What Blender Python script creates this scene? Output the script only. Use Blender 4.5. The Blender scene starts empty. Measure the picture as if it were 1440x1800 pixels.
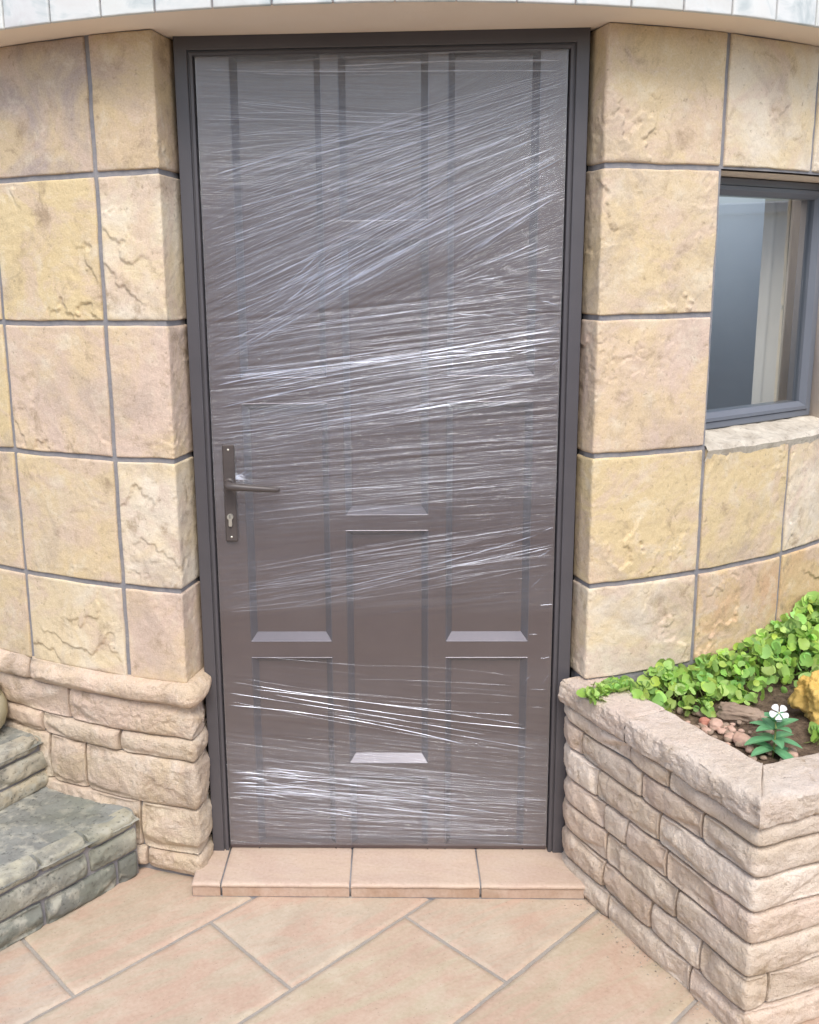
import bpy, math, random
import numpy as np
from mathutils import Matrix, Vector
R_ = math.radians
scene = bpy.context.scene
COL = scene.collection

# ------------------------------------------------------------------ camera
F_PX, PITCH, YAW, ROLL = 1683.794, 0.20462, -0.03296, -0.01315
CAM = np.array([0.02798, -2.32324, 1.51046]); PPX, PPY = 640.96, 841.14
cp, sp = math.cos(PITCH), math.sin(PITCH)
FW = np.array([math.sin(YAW)*cp, math.cos(YAW)*cp, -sp])
r0 = np.array([math.cos(YAW), -math.sin(YAW), 0.0]); u0 = np.cross(r0, FW)
RT = math.cos(ROLL)*r0 + math.sin(ROLL)*u0
UP = -math.sin(ROLL)*r0 + math.cos(ROLL)*u0
cd = bpy.data.cameras.new('camera'); cam = bpy.data.objects.new('camera', cd); COL.objects.link(cam)
m = Matrix.Identity(4)
for i in range(3):
    m[i][0], m[i][1], m[i][2], m[i][3] = RT[i], UP[i], -FW[i], CAM[i]
cam.matrix_world = m
cd.sensor_fit = 'HORIZONTAL'; cd.sensor_width = 36; cd.lens = F_PX/1440*36
cd.shift_x = (720-PPX)/1440; cd.shift_y = (PPY-900)/1440
cd.clip_start = 0.02; cd.clip_end = 500
scene.camera = cam
# ------------------------------------------------------------------ sky, sun, exposure
SUN_EL, SUN_AZ = R_(52), R_(172)          # azimuth clockwise from +Y (north)
w = bpy.data.worlds.new("World"); scene.world = w; w.use_nodes = True
nt = w.node_tree; nt.nodes.clear()
sky = nt.nodes.new('ShaderNodeTexSky'); sky.sky_type = 'NISHITA'; sky.sun_disc = False
sky.sun_elevation = SUN_EL; sky.sun_rotation = SUN_AZ
sky.air_density = 1.0; sky.dust_density = 2.5; sky.ozone_density = 1.0
hs = nt.nodes.new('ShaderNodeHueSaturation'); hs.inputs['Saturation'].default_value = 0.95
bg = nt.nodes.new('ShaderNodeBackground'); bg.inputs[1].default_value = 0.15
wo = nt.nodes.new('ShaderNodeOutputWorld')
nt.links.new(sky.outputs[0], hs.inputs['Color']); nt.links.new(hs.outputs[0], bg.inputs[0]); nt.links.new(bg.outputs[0], wo.inputs[0])
sl = bpy.data.lights.new('sun', 'SUN'); sl.energy = 1.25; sl.angle = R_(30); sl.color = (1.0, 0.99, 0.965)
so = bpy.data.objects.new('sun', sl); COL.objects.link(so)
sd = Vector((math.sin(SUN_AZ)*math.cos(SUN_EL), math.cos(SUN_AZ)*math.cos(SUN_EL), math.sin(SUN_EL)))
so.rotation_euler = sd.to_track_quat('Z', 'Y').to_euler()
scene.view_settings.view_transform = 'Standard'; scene.view_settings.look = 'None'
scene.view_settings.exposure = 0.85; scene.view_settings.gamma = 1.0
scene.cycles.max_bounces = 8; scene.cycles.transparent_max_bounces = 24

# ------------------------------------------------------------------ noise
_rng = np.random.RandomState(7)
_perm = np.concatenate([_rng.permutation(256)]*2)
_g = _rng.normal(size=(256, 3)); _g /= np.linalg.norm(_g, axis=1)[:, None]
def perlin(P):
    P = np.asarray(P, float); i = np.floor(P).astype(int); f = P-i; i &= 255
    u = f*f*f*(f*(f*6-15)+10); out = 0
    for dx in (0, 1):
        for dy in (0, 1):
            for dz in (0, 1):
                h = _perm[_perm[_perm[(i[..., 0]+dx) & 255]+((i[..., 1]+dy) & 255)]+((i[..., 2]+dz) & 255)]
                g = _g[h]; d = f-np.array([dx, dy, dz])
                wx = u[..., 0] if dx else 1-u[..., 0]; wy = u[..., 1] if dy else 1-u[..., 1]; wz = u[..., 2] if dz else 1-u[..., 2]
                out = out + (g*d).sum(-1)*wx*wy*wz
    return out*1.5
def fbm(P, o=4, l=2.0, g=.5):
    P = np.asarray(P, float); a = 1; s = 0
    for k in range(o):
        s = s + a*perlin(P+k*17.3); P = P*l; a *= g
    return s
def sstep(a, b, x):
    t = np.clip((x-a)/(b-a), 0, 1); return t*t*(3-2*t)

# ------------------------------------------------------------------ mesh builder
class MB:
    def __init__(s): s.v = []; s.f = []; s.mi = []; s.c = []; s.n = 0
    def add(s, v, f, mi=0, col=(1, 1, 1)):
        v = np.asarray(v, float); f = np.asarray(f, int)
        c = np.asarray(col, float)
        if c.ndim == 1: c = np.tile(c[:3], (len(v), 1))
        s.v.append(v); s.c.append(c[:, :3]); s.f.append(f+s.n); s.mi.append(np.full(len(f), mi)); s.n += len(v)
    def box(s, a, b, mi=0, col=(1, 1, 1), bev=0.0, M=None):
        a = np.array(a, float); b = np.array(b, float)
        if bev <= 0:
            v = np.array([[x, y, z] for z in (a[2], b[2]) for y in (a[1], b[1]) for x in (a[0], b[0])])
            f = [[0, 2, 3, 1], [4, 5, 7, 6], [0, 1, 5, 4], [2, 6, 7, 3], [0, 4, 6, 2], [1, 3, 7, 5]]
            if M is not None: v = M(v)
            s.add(v, f, mi, col); return
        # chamfered box: 24 verts
        v = []; idx = {}
        for sx in (0, 1):
            for sy in (0, 1):
                for sz in (0, 1):
                    c = np.array([(a, b)[sx][0], (a, b)[sy][1], (a, b)[sz][2]])
                    q = np.array([1-2*sx, 1-2*sy, 1-2*sz])*bev
                    for ax in range(3):
                        p = c+q; p[ax] = c[ax]; idx[(sx, sy, sz, ax)] = len(v); v.append(p)
        f4 = []; f3 = []
        I = lambda t, ax: idx[t+(ax,)]
        for ax in range(3):
            o = [k for k in range(3) if k != ax]
            for sd_ in (0, 1):
                q = []
                for (p1, p2) in ((0, 0), (1, 0), (1, 1), (0, 1)):
                    t = [0]*3; t[ax] = sd_; t[o[0]] = p1; t[o[1]] = p2; q.append(I(tuple(t), ax))
                f4.append(q)
            for p1 in (0, 1):
                for p2 in (0, 1):
                    t0 = [0]*3; t1 = [0]*3; t0[o[0]] = t1[o[0]] = p1; t0[o[1]] = t1[o[1]] = p2; t0[ax] = 0; t1[ax] = 1
                    f4.append([I(tuple(t0), o[0]), I(tuple(t1), o[0]), I(tuple(t1), o[1]), I(tuple(t0), o[1])])
        for t in [(x, y, z) for x in (0, 1) for y in (0, 1) for z in (0, 1)]:
            f3.append([I(t, 0), I(t, 1), I(t, 2), I(t, 2)])
        v = np.array(v)
        if M is not None: v = M(v)
        s.add(v, f4+f3, mi, col)
    def grid(s, V, mi=0, col=(1, 1, 1), closeu=False):
        n, k = V.shape[:2]
        ii = np.arange(n*k).reshape(n, k)
        if closeu: ii = np.vstack([ii, ii[:1]])
        f = np.stack([ii[:-1, :-1], ii[1:, :-1], ii[1:, 1:], ii[:-1, 1:]], -1).reshape(-1, 4)
        c = np.asarray(col, float)
        if c.ndim == 3: c = c.reshape(-1, 3)
        s.add(V.reshape(-1, 3), f, mi, c)
    def tube(s, P, r, n=8, mi=0, col=(1, 1, 1), flat=1.0):
        P = np.asarray(P, float); r = np.broadcast_to(np.asarray(r, float), (len(P),))
        T = np.gradient(P, axis=0); T /= np.linalg.norm(T, axis=1)[:, None]+1e-12
        ref = np.array([0, 0, 1.]) if abs(T[0][2]) < .9 else np.array([1., 0, 0])
        rings = []
        for p, t, rr in zip(P, T, r):
            a = np.cross(ref, t); a /= np.linalg.norm(a)+1e-12; b = np.cross(t, a)
            an = np.linspace(0, 2*np.pi, n, endpoint=False)
            rings.append(p+rr*(np.cos(an)[:, None]*a+flat*np.sin(an)[:, None]*b))
        V = np.array(rings); base = s.n
        ii = np.arange(V.shape[0]*n).reshape(-1, n); jj = np.roll(ii, -1, 1)
        f = np.stack([ii[:-1], jj[:-1], jj[1:], ii[1:]], -1).reshape(-1, 4)
        v = np.vstack([V.reshape(-1, 3), P[:1], P[-1:]]); a, b = len(v)-2, len(v)-1
        caps = [[a, jj[0][k], ii[0][k], a] for k in range(n)]+[[b, ii[-1][k], jj[-1][k], b] for k in range(n)]
        s.add(v, np.vstack([f, caps]), mi, col)
    def build(s, name, mats, parent=None, smooth=True):
        v = np.vstack(s.v); f = np.vstack(s.f); mi = np.concatenate(s.mi); c = np.vstack(s.c)
        tri = (f[:, 3] == f[:, 0]) | (f[:, 3] == f[:, 2])
        cnt = np.where(tri, 3, 4); starts = np.concatenate([[0], np.cumsum(cnt)[:-1]])
        mask = np.ones((len(f), 4), bool); mask[tri, 3] = False
        loops = f[mask]
        me = bpy.data.meshes.new(name)
        me.vertices.add(len(v)); me.vertices.foreach_set('co', v.astype(np.float32).ravel())
        me.loops.add(len(loops)); me.loops.foreach_set('vertex_index', loops.astype(np.int32))
        me.polygons.add(len(f)); me.polygons.foreach_set('loop_start', starts.astype(np.int32))
        me.polygons.foreach_set('loop_total', cnt.astype(np.int32))
        me.polygons.foreach_set('material_index', mi.astype(np.int32))
        me.update(calc_edges=True); me.validate()
        me.polygons.foreach_set('use_smooth', np.full(len(me.polygons), smooth))
        if len(me.vertices) == len(v):
            at = me.color_attributes.new('tint', 'FLOAT_COLOR', 'POINT')
            at.data.foreach_set('color', np.hstack([c, np.ones((len(c), 1))]).astype(np.float32).ravel())
        for mt in (mats if isinstance(mats, (list, tuple)) else [mats]): me.materials.append(mt)
        o = bpy.data.objects.new(name, me); COL.objects.link(o)
        if parent: o.parent = parent
        return o
def hard(o, ang=35):
    me = o.data; me.set_sharp_from_angle(angle=R_(ang)); return o
def tag(o, label=None, cat=None, group=None, kind=None):
    if label: o['label'] = label
    if cat: o['category'] = cat
    if group: o['group'] = group
    if kind: o['kind'] = kind
    return o
def empty(name, loc=(0, 0, 0)):
    o = bpy.data.objects.new(name, None); COL.objects.link(o); o.location = loc; o.empty_display_size = .05; return o
def root_at(name, loc): return empty(name, loc)
def adopt(o, parent):                         # parent while keeping world place (meshes are built in world coordinates)
    o.parent = parent; o.matrix_parent_inverse = Matrix.Translation(-Vector(parent.location)); return o; return o

# ------------------------------------------------------------------ materials
class NT:
    def __init__(s, name):
        s.m = bpy.data.materials.new(name); s.m.use_nodes = True; s.t = s.m.node_tree; s.t.nodes.clear()
        s.out = s.n('ShaderNodeOutputMaterial')
        s.tc = s.n('ShaderNodeTexCoord')
    def n(s, k, **kw):
        x = s.t.nodes.new(k)
        for a, b in kw.items(): setattr(x, a, b)
        return x
    def l(s, a, b): s.t.links.new(a, b)
    def set(s, node, inp, val):
        if hasattr(val, 'is_linked') or isinstance(val, bpy.types.NodeSocket): s.l(val, node.inputs[inp])
        else: node.inputs[inp].default_value = val
    def map(s, scale=(1, 1, 1), rot=(0, 0, 0), src=None):
        x = s.n('ShaderNodeMapping'); x.inputs['Scale'].default_value = scale; x.inputs['Rotation'].default_value = rot
        s.l(src or s.tc.outputs['Object'], x.inputs[0]); return x.outputs[0]
    def noise(s, scale, detail=4, rough=.55, vec=None, dist=0.0):
        x = s.n('ShaderNodeTexNoise'); x.inputs['Scale'].default_value = scale; x.inputs['Detail'].default_value = detail
        x.inputs['Roughness'].default_value = rough; x.inputs['Distortion'].default_value = dist
        s.l(vec or s.tc.outputs['Object'], x.inputs['Vector']); return x.outputs['Fac']
    def ramp(s, fac, stops, interp='LINEAR'):
        x = s.n('ShaderNodeValToRGB'); x.color_ramp.interpolation = interp; e = x.color_ramp.elements
        while len(e) < len(stops): e.new(.5)
        for el, (p, c) in zip(e, stops):
            el.position = p; el.color = (c, c, c, 1) if isinstance(c, (int, float)) else (*c, 1)
        s.l(fac, x.inputs[0]); return x.outputs[0]
    def math(s, op, a, b=0.0, clamp=False):
        x = s.n('ShaderNodeMath', operation=op, use_clamp=clamp); s.set(x, 0, a); s.set(x, 1, b); return x.outputs[0]
    def mix(s, fac, a, b, mode='MIX'):
        x = s.n('ShaderNodeMix', data_type='RGBA', blend_type=mode)
        s.set(x, 0, fac)
        for i, v in ((6, a), (7, b)):
            if isinstance(v, bpy.types.NodeSocket): s.l(v, x.inputs[i])
            else: x.inputs[i].default_value = (*v, 1)
        return x.outputs[2]
    def bump(s, h, strength, dist=.01, nrm=None):
        x = s.n('ShaderNodeBump'); x.inputs['Strength'].default_value = strength; x.inputs['Distance'].default_value = dist
        s.l(h, x.inputs['Height'])
        if nrm: s.l(nrm, x.inputs['Normal'])
        return x.outputs[0]
    def attr(s):
        x = s.n('ShaderNodeAttribute'); x.attribute_name = 'tint'; return x.outputs['Color']
    def bsdf(s, col, rough=.8, nrm=None, spec=.5, metal=0.0, coat=0.0, sub=0):
        x = s.n('ShaderNodeBsdfPrincipled')
        if isinstance(col, bpy.types.NodeSocket): s.l(col, x.inputs['Base Color'])
        else: x.inputs['Base Color'].default_value = (*col, 1)
        s.set(x, 'Roughness', rough); x.inputs['Specular IOR Level'].default_value = spec; x.inputs['Metallic'].default_value = metal
        x.inputs['Coat Weight'].default_value = coat; x.inputs['Coat IOR'].default_value = 1.5; x.inputs['Coat Roughness'].default_value = .12
        if nrm: s.l(nrm, x.inputs['Normal'])
        return x
    def fresnel(s, ior):                   # same reflectance from either side of a thin sheet
        g = s.n('ShaderNodeNewGeometry'); x = s.n('ShaderNodeMix', data_type='FLOAT'); s.l(g.outputs['Backfacing'], x.inputs[0])
        x.inputs[2].default_value = ior; x.inputs[3].default_value = 1/ior; fr = s.n('ShaderNodeFresnel'); s.l(x.outputs[0], fr.inputs[0]); return fr
    def done(s, sh):
        s.l(sh.outputs[0] if hasattr(sh, 'outputs') else sh, s.out.inputs['Surface']); return s.m

def mat_sandstone(name, pink=(.56, .435, .365), gold=(.60, .475, .285), pale=(.67, .60, .48), bump=.5, dark=.16, contrast=1.0):
    k = NT(name); a = k.attr()
    n1 = k.noise(4.5, 6, .62, dist=.7); n2 = k.noise(13, 7, .68, dist=.4); n3 = k.noise(70, 4, .6); n4 = k.noise(260, 3, .6)
    c = k.mix(k.ramp(n1, [(.42, 0), (.58, .8*contrast)]), a, gold)
    n5 = k.noise(5.2, 6, .66, vec=k.map((1, 1, 1.3), (0.5, 1.1, 0)), dist=1.2)
    c = k.mix(k.ramp(n5, [(.48, 0), (.60, .7*contrast)]), c, pink)
    n6 = k.noise(3.4, 6, .66, vec=k.map((1, 1, 1), (1.5, .4, 2)), dist=.8)
    c = k.mix(k.ramp(n6, [(.52, 0), (.66, .7*contrast)]), c, (.36, .30, .26))
    c = k.mix(k.ramp(n2, [(.53, 0), (.70, .75*contrast)]), c, pale)
    c = k.mix(k.ramp(n2, [(.30, .75), (.44, 0)]), c, (dark*1.9, dark*1.45, dark*1.0))
    c = k.mix(k.ramp(n3, [(.27, .5), (.38, 0)]), c, (dark*1.4, dark*1.1, dark*.8))
    c = k.mix(.5, c, k.ramp(n4, [(.3, (.38, .34, .28)), (.7, (.76, .70, .6))]), 'SOFT_LIGHT')
    sc = k.noise(30, 4, .6, vec=k.map((1, 1, .25), (0, 0, 0)))
    h = k.math('ADD', k.math('MULTIPLY', n2, .6), k.math('MULTIPLY', n3, .42))
    h = k.math('ADD', h, k.math('MULTIPLY', n4, .22)); h = k.math('ADD', h, k.math('MULTIPLY', sc, .25))
    pit = k.ramp(k.noise(60, 3, .6, dist=.4), [(.25, 0), (.33, 1)])
    h = k.math('ADD', h, k.math('MULTIPLY', pit, .16))
    return k.done(k.bsdf(c, .88, k.bump(h, bump, .011), .2))
M = {}
M['sandstone'] = mat_sandstone('sandstone_cladding', bump=.36, contrast=.82)
M['splitstone'] = mat_sandstone('split_stone', pink=(.52, .41, .34), gold=(.52, .42, .30), pale=(.66, .59, .51), bump=1.0, contrast=.85)
M['planterstone'] = mat_sandstone('planter_stone', pink=(.54, .44, .38), gold=(.52, .43, .33), pale=(.72, .65, .58), bump=1.0, contrast=.6)

def mat_mortar():
    k = NT('mortar'); n = k.noise(40, 5, .6); n2 = k.noise(7, 3)
    c = k.mix(n2, (.18, .18, .195), (.27, .262, .272)); c = k.mix(k.ramp(n, [(.4, 0), (.7, .5)]), c, (.36, .33, .30))
    return k.done(k.bsdf(c, .9, k.bump(k.noise(120, 4), .5, .004), .2))
M['mortar'] = mat_mortar()
def mat_moss():
    k = NT('mossy_concrete'); a = k.attr()
    n1 = k.noise(6, 6, .65, dist=.5); n2 = k.noise(22, 5, .6); n3 = k.noise(90, 4, .6); n4 = k.noise(3.2, 4, .6)
    c = k.mix(k.ramp(n1, [(.40, 0), (.62, .8)]), a, (.175, .175, .16))
    c = k.mix(k.ramp(n2, [(.50, 0), (.62, .75)]), c, (.42, .405, .335))
    c = k.mix(k.ramp(n4, [(.5, 0), (.7, .55)]), c, (.17, .18, .13))
    c = k.mix(k.ramp(n3, [(.30, .7), (.42, 0)]), c, (.06, .065, .055))
    h = k.math('ADD', k.math('MULTIPLY', n2, .6), k.math('MULTIPLY', n3, .35))
    return k.done(k.bsdf(c, .92, k.bump(h, .7, .009), .2))
M['moss'] = mat_moss()
def mat_paver(name, b1, b2, b3, rot=0.0):
    k = NT(name); a = k.attr()
    st = k.map((1.4, 6.5, 1), src=k.map((1, 1, 1), (0, 0, -rot+R_(12))))
    n1 = k.noise(3.0, 5, .6, vec=st, dist=.8); n2 = k.noise(9, 6, .65, dist=.4); n3 = k.noise(110, 4, .6)
    c = k.mix(k.ramp(n1, [(.42, 0), (.58, .8)]), a, b2)
    c = k.mix(k.ramp(n2, [(.46, 0), (.70, .5)]), c, b3)
    dirt = k.noise(2.3, 6, .65, dist=.6); c = k.mix(k.ramp(dirt, [(.5, 0), (.75, .3)]), c, (.34, .28, .22))
    c = k.mix(k.ramp(k.noise(200, 2, .5), [(.68, 0), (.74, .5)]), c, (.20, .16, .12))
    c = k.mix(k.ramp(k.noise(16, 5, .6, vec=st), [(.28, .35), (.42, 0)]), c, b1)
    c = k.mix(.3, c, k.ramp(n3, [(.3, (.35, .3, .25)), (.7, (.75, .7, .65))]), 'SOFT_LIGHT')
    h = k.math('ADD', k.math('MULTIPLY', n1, .5), k.math('MULTIPLY', n2, .35)); h = k.math('ADD', h, k.math('MULTIPLY', n3, .08))
    return k.done(k.bsdf(c, k.ramp(n2, [(.3, .55), (.7, .75)]), k.bump(h, .35, .008), .35))
M['paver'] = mat_paver('terracotta_paver', (.36, .26, .18), (.49, .345, .265), (.57, .50, .39), R_(45))
M['steptile'] = mat_paver('doorstep_tile', (.34, .24, .18), (.49, .37, .30), (.54, .45, .37))
def mat_simple(name, col, rough=.6, spec=.5, metal=0, bs=0, bscale=60, col2=None, vscale=4, coat=0):
    k = NT(name)
    c = k.mix(k.ramp(k.noise(vscale, 5, .6), [(.35, 0), (.7, 1)]), col, col2) if col2 else col
    n = k.bump(k.noise(bscale, 4), bs, .004) if bs else None
    return k.done(k.bsdf(c, rough, n, spec, metal, coat))
M['frame'] = mat_simple('bronze_frame_paint', (.074, .069, .075), .40, .5, 0, .06, 300, (.086, .080, .087), 6)
M['leaf_door'] = mat_simple('brown_door_paint', (.068, .046, .045), .28, .45, 0, .04, 180, (.082, .058, .057), 5, coat=1.0)
M['moulding'] = mat_simple('satin_moulding', (.14, .132, .15), .26, .5, .5, .04, 180, (.16, .15, .17), 5, coat=.6)
M['handle'] = mat_simple('bronze_handle', (.075, .062, .058), .38, .4, 0, .05, 200, (.088, .074, .068), 30)
M['steel'] = mat_simple('nickel', (.72, .70, .62), .35, .5, .85, 0)
M['dark'] = mat_simple('gap_shade', (.02, .02, .022), .9, .1)  # near-black puts the shade of frame gaps and keyhole into the colour
M['soffit'] = mat_simple('soffit_plaster', (.84, .71, .57), .85, .2, 0, .15, 90, (.86, .75, .62), 3)
M['reveal'] = mat_simple('pale_plaster', (.55, .49, .45), .85, .2, 0, .25, 60, (.62, .54, .47), 5)
def mat_sill():
    k = NT('sill_stone'); n = k.noise(18, 6, .65, dist=.5); n2 = k.noise(90, 4)
    c = k.mix(k.ramp(n, [(.36, 0), (.66, 1)]), (.40, .35, .28), (.60, .545, .45)); c = k.mix(k.ramp(n2, [(.3, .5), (.42, 0)]), c, (.2, .18, .15))
    return k.done(k.bsdf(c, .85, k.bump(k.math('ADD', n, k.math('MULTIPLY', n2, .4)), .6, .008), .2))
M['sill'] = mat_sill()
def mat_mosaic():
    k = NT('glazed_facing_tile'); a = k.attr(); n = k.noise(9, 5, .6, dist=1.2); n2 = k.noise(30, 4)
    c = k.mix(k.ramp(n, [(.35, 0), (.62, .8)]), a, (.64, .66, .64)); c = k.mix(k.ramp(n, [(.50, 0), (.66, .75)]), c, (.36, .41, .41))
    return k.done(k.bsdf(c, .45, k.bump(k.math('ADD', n, n2), .2, .004), .4))
M['mosaic'] = mat_mosaic()
M['soil'] = mat_simple('soil', (.08, .055, .04), .95, .1, 0, 1.6, 130, (.22, .16, .11), 45)
M['room'] = mat_simple('room_paint', (.40, .45, .48), .9, .2, 0, 0, 50, (.44, .49, .52), 2)
M['curtain'] = mat_simple('curtain_cloth', (.50, .45, .39), .9, .1, 0, .2, 300, (.54, .49, .43), 3)
M['pot'] = mat_simple('weathered_pot', (.40, .36, .22), .85, .2, 0, .4, 40, (.50, .46, .34), 12)
M['yellowrock'] = mat_simple('ochre_rock', (.56, .36, .09), .92, .15, 0, .9, 45, (.66, .46, .16), 9)
M['redrock'] = mat_simple('red_pebble', (.42, .17, .12), .8, .2, 0, .4, 60, (.50, .25, .18), 14)
M['pinkrock'] = mat_simple('pink_pebble', (.50, .32, .24), .8, .2, 0, .4, 60, (.60, .42, .33), 14)
M['brownrock'] = mat_simple('brown_pebble', (.26, .19, .14), .85, .2, 0, .6, 60, (.36, .27, .20), 14)

def mat_glass():
    k = NT('window_glass'); fr = k.fresnel(1.52)
    g = k.n('ShaderNodeBsdfGlossy'); g.inputs['Roughness'].default_value = .01
    t = k.n('ShaderNodeBsdfTransparent'); t.inputs[0].default_value = (.93, .97, .97, 1)
    x = k.n('ShaderNodeMixShader'); k.l(k.math('ADD', k.math('MULTIPLY', fr.outputs[0], 2.3), .07, True), x.inputs[0]); k.l(t.outputs[0], x.inputs[1]); k.l(g.outputs[0], x.inputs[2])
    return k.done(x)
M['glass'] = mat_glass()
def mat_film():
    k = NT('stretch_film')
    def streak(deg, al, ac, det=3):                         # rotate first, then squash: long thin creases along one direction
        return k.noise(1.0, det, .6, vec=k.map((al, al, ac), src=k.map((1, 1, 1), (0, R_(deg), 0))))
    sep = k.n('ShaderNodeSeparateXYZ'); k.l(k.tc.outputs['Object'], sep.inputs[0])
    X, Z = sep.outputs[0], sep.outputs[2]
    up = k.ramp(k.math('ADD', k.math('SUBTRACT', Z, k.math('MULTIPLY', X, .35)), -1.0), [(.36, 0), (.46, 1)])   # the slanting bundle above
    top = k.ramp(k.math('ADD', k.math('SUBTRACT', Z, k.math('MULTIPLY', X, .5)), -1.0), [(.84, 0), (.92, 1)])
    low = k.ramp(Z, [(.50, 1), (.60, 0)])
    a1 = k.math('ADD', streak(5, 2.5, 110), k.math('MULTIPLY', streak(4, 5, 330), .8))
    a2 = k.math('ADD', streak(24, 2.2, 120), k.math('MULTIPLY', streak(22, 4, 360), .8))
    a3 = k.math('ADD', streak(-7, 2.5, 110), k.math('MULTIPLY', streak(-6, 5, 330), .8))
    a4 = k.math('ADD', streak(-3, 2.5, 110), k.math('MULTIPLY', streak(-2, 5, 330), .8))
    def mixf(f, a, b):
        x = k.n('ShaderNodeMix', data_type='FLOAT'); k.l(f, x.inputs[0]); k.l(a, x.inputs[2]); k.l(b, x.inputs[3]); return x.outputs[0]
    h = mixf(low, mixf(top, mixf(up, a1, a2), a4), a3)
    # between the bundles the film lies flat
    q1 = k.ramp(Z, [(.0, 1), (.31, 1), (.36, .35), (.50, .35), (.56, .12), (.66, .12), (.70, .55), (.80, .5), (.86, .35), (1.0, 1)])
    nb = k.bump(k.math('MULTIPLY', h, q1), 1.0, .0030)
    fr = k.fresnel(1.5); k.l(nb, fr.inputs['Normal'])
    g = k.n('ShaderNodeBsdfGlossy'); g.inputs['Roughness'].default_value = .07; k.l(nb, g.inputs['Normal'])
    d = k.n('ShaderNodeBsdfDiffuse'); d.inputs[0].default_value = (.75, .77, .82, 1); k.l(nb, d.inputs['Normal'])
    t = k.n('ShaderNodeBsdfTransparent'); t.inputs[0].default_value = (.95, .95, .96, 1)
    x = k.n('ShaderNodeMixShader'); k.l(k.math('MINIMUM', k.math('MULTIPLY', fr.outputs[0], 1.5), .45), x.inputs[0]); k.l(t.outputs[0], x.inputs[1]); k.l(g.outputs[0], x.inputs[2])
    y = k.n('ShaderNodeMixShader'); k.l(k.math('ADD', k.math('MULTIPLY', k.ramp(h, [(.55, 0), (1.1, 1)]), k.math('MULTIPLY', q1, .10)), .018), y.inputs[0]); k.l(x.outputs[0], y.inputs[1]); k.l(d.outputs[0], y.inputs[2])
    return k.done(y)
M['film'] = mat_film()
def mat_fold():                               # bunched film is milky; its bluish white also paints in sky glints, opacity per fold ('tint')
    k = NT('film_fold_glint'); a = k.attr()
    sx = k.n('ShaderNodeSeparateColor'); k.l(a, sx.inputs[0])
    g = k.n('ShaderNodeBsdfGlossy'); g.inputs['Roughness'].default_value = .18; g.inputs[0].default_value = (.86, .91, 1, 1)
    d = k.n('ShaderNodeBsdfDiffuse'); d.inputs[0].default_value = (.66, .71, .85, 1)
    t = k.n('ShaderNodeBsdfTransparent')
    m1 = k.n('ShaderNodeMixShader'); m1.inputs[0].default_value = .5; k.l(g.outputs[0], m1.inputs[1]); k.l(d.outputs[0], m1.inputs[2])
    x = k.n('ShaderNodeMixShader'); k.l(sx.outputs[0], x.inputs[0]); k.l(t.outputs[0], x.inputs[1]); k.l(m1.outputs[0], x.inputs[2])
    return k.done(x)
M['fold'] = mat_fold()
def mat_leaf(name, c1, c2, tr=.35):
    k = NT(name); a = k.attr()
    c = k.mix(.75, k.mix(k.noise(30, 2), c1, c2), a, 'MULTIPLY')
    b = k.bsdf(c, .5, k.bump(k.noise(160, 2), .25, .002), .4)
    t = k.n('ShaderNodeBsdfTranslucent'); k.l(c, t.inputs[0])
    x = k.n('ShaderNodeMixShader'); x.inputs[0].default_value = tr; k.l(b.outputs[0], x.inputs[1]); k.l(t.outputs[0], x.inputs[2])
    return k.done(x)
M['leaf'] = mat_leaf('lime_leaf', (.36, .56, .12), (.46, .66, .20))
M['stem'] = mat_simple('stem', (.22, .26, .08), .7, .3)
M['vleaf'] = mat_leaf('blue_green_leaf', (.12, .34, .15), (.20, .44, .22), .25)
M['petal'] = mat_leaf('white_petal', (.85, .85, .85), (.9, .9, .9), .3)
M['flowereye'] = mat_simple('flower_eye', (.75, .70, .35), .6, .3)

# ------------------------------------------------------------------ wall geometry
CX, RW = -0.05307, 1.95613; CY = -0.12723+RW
ZA, ZB, ZC, ZD, ZE, ZT = 1.7575, 1.4166, 1.0874, .7599, .5099, 2.063
ZFLOOR = -.043
def arc(s, r=RW): a = s/RW; return np.stack([CX+r*np.sin(a), CY-r*np.cos(a)], -1)
class Path:
    def __init__(s, pts, smooth=.012, ds=.001, s_start=0.0):
        P = np.array(pts, float); d = np.concatenate([[0], np.cumsum(np.linalg.norm(np.diff(P, axis=0), axis=1))])
        s.L = d[-1]; s.u = np.arange(0, s.L+ds/2, ds)
        X = np.stack([np.interp(s.u, d, P[:, i]) for i in (0, 1)], -1)
        k = max(1, int(smooth/ds)); K = np.hanning(2*k+3)[1:-1]; K /= K.sum()
        h = len(K)//2
        Xp = np.vstack([2*X[0]-X[h:0:-1], X, 2*X[-1]-X[-2:-h-2:-1]])
        X = np.stack([np.convolve(Xp[:, i], K, 'valid') for i in (0, 1)], -1)
        s.X = X; T = np.gradient(X, axis=0); T /= np.linalg.norm(T, axis=1)[:, None]
        s.N = np.stack([T[:, 1], -T[:, 0]], -1); s.T = T; s.u = s.u+s_start
    def __call__(s, q):
        return (np.stack([np.interp(q, s.u, s.X[:, i]) for i in (0, 1)], -1), np.stack([np.interp(q, s.u, s.N[:, i]) for i in (0, 1)], -1))
def samples(a, b, res):
    e = [0, .0012, .003, .006]
    if b-a < .03: return np.linspace(a, b, 9)
    n = max(2, int((b-a-.02)/res))
    return np.concatenate([a+np.array(e), np.linspace(a+.01, b-.01, n), b-np.array(e[::-1])])
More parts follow.
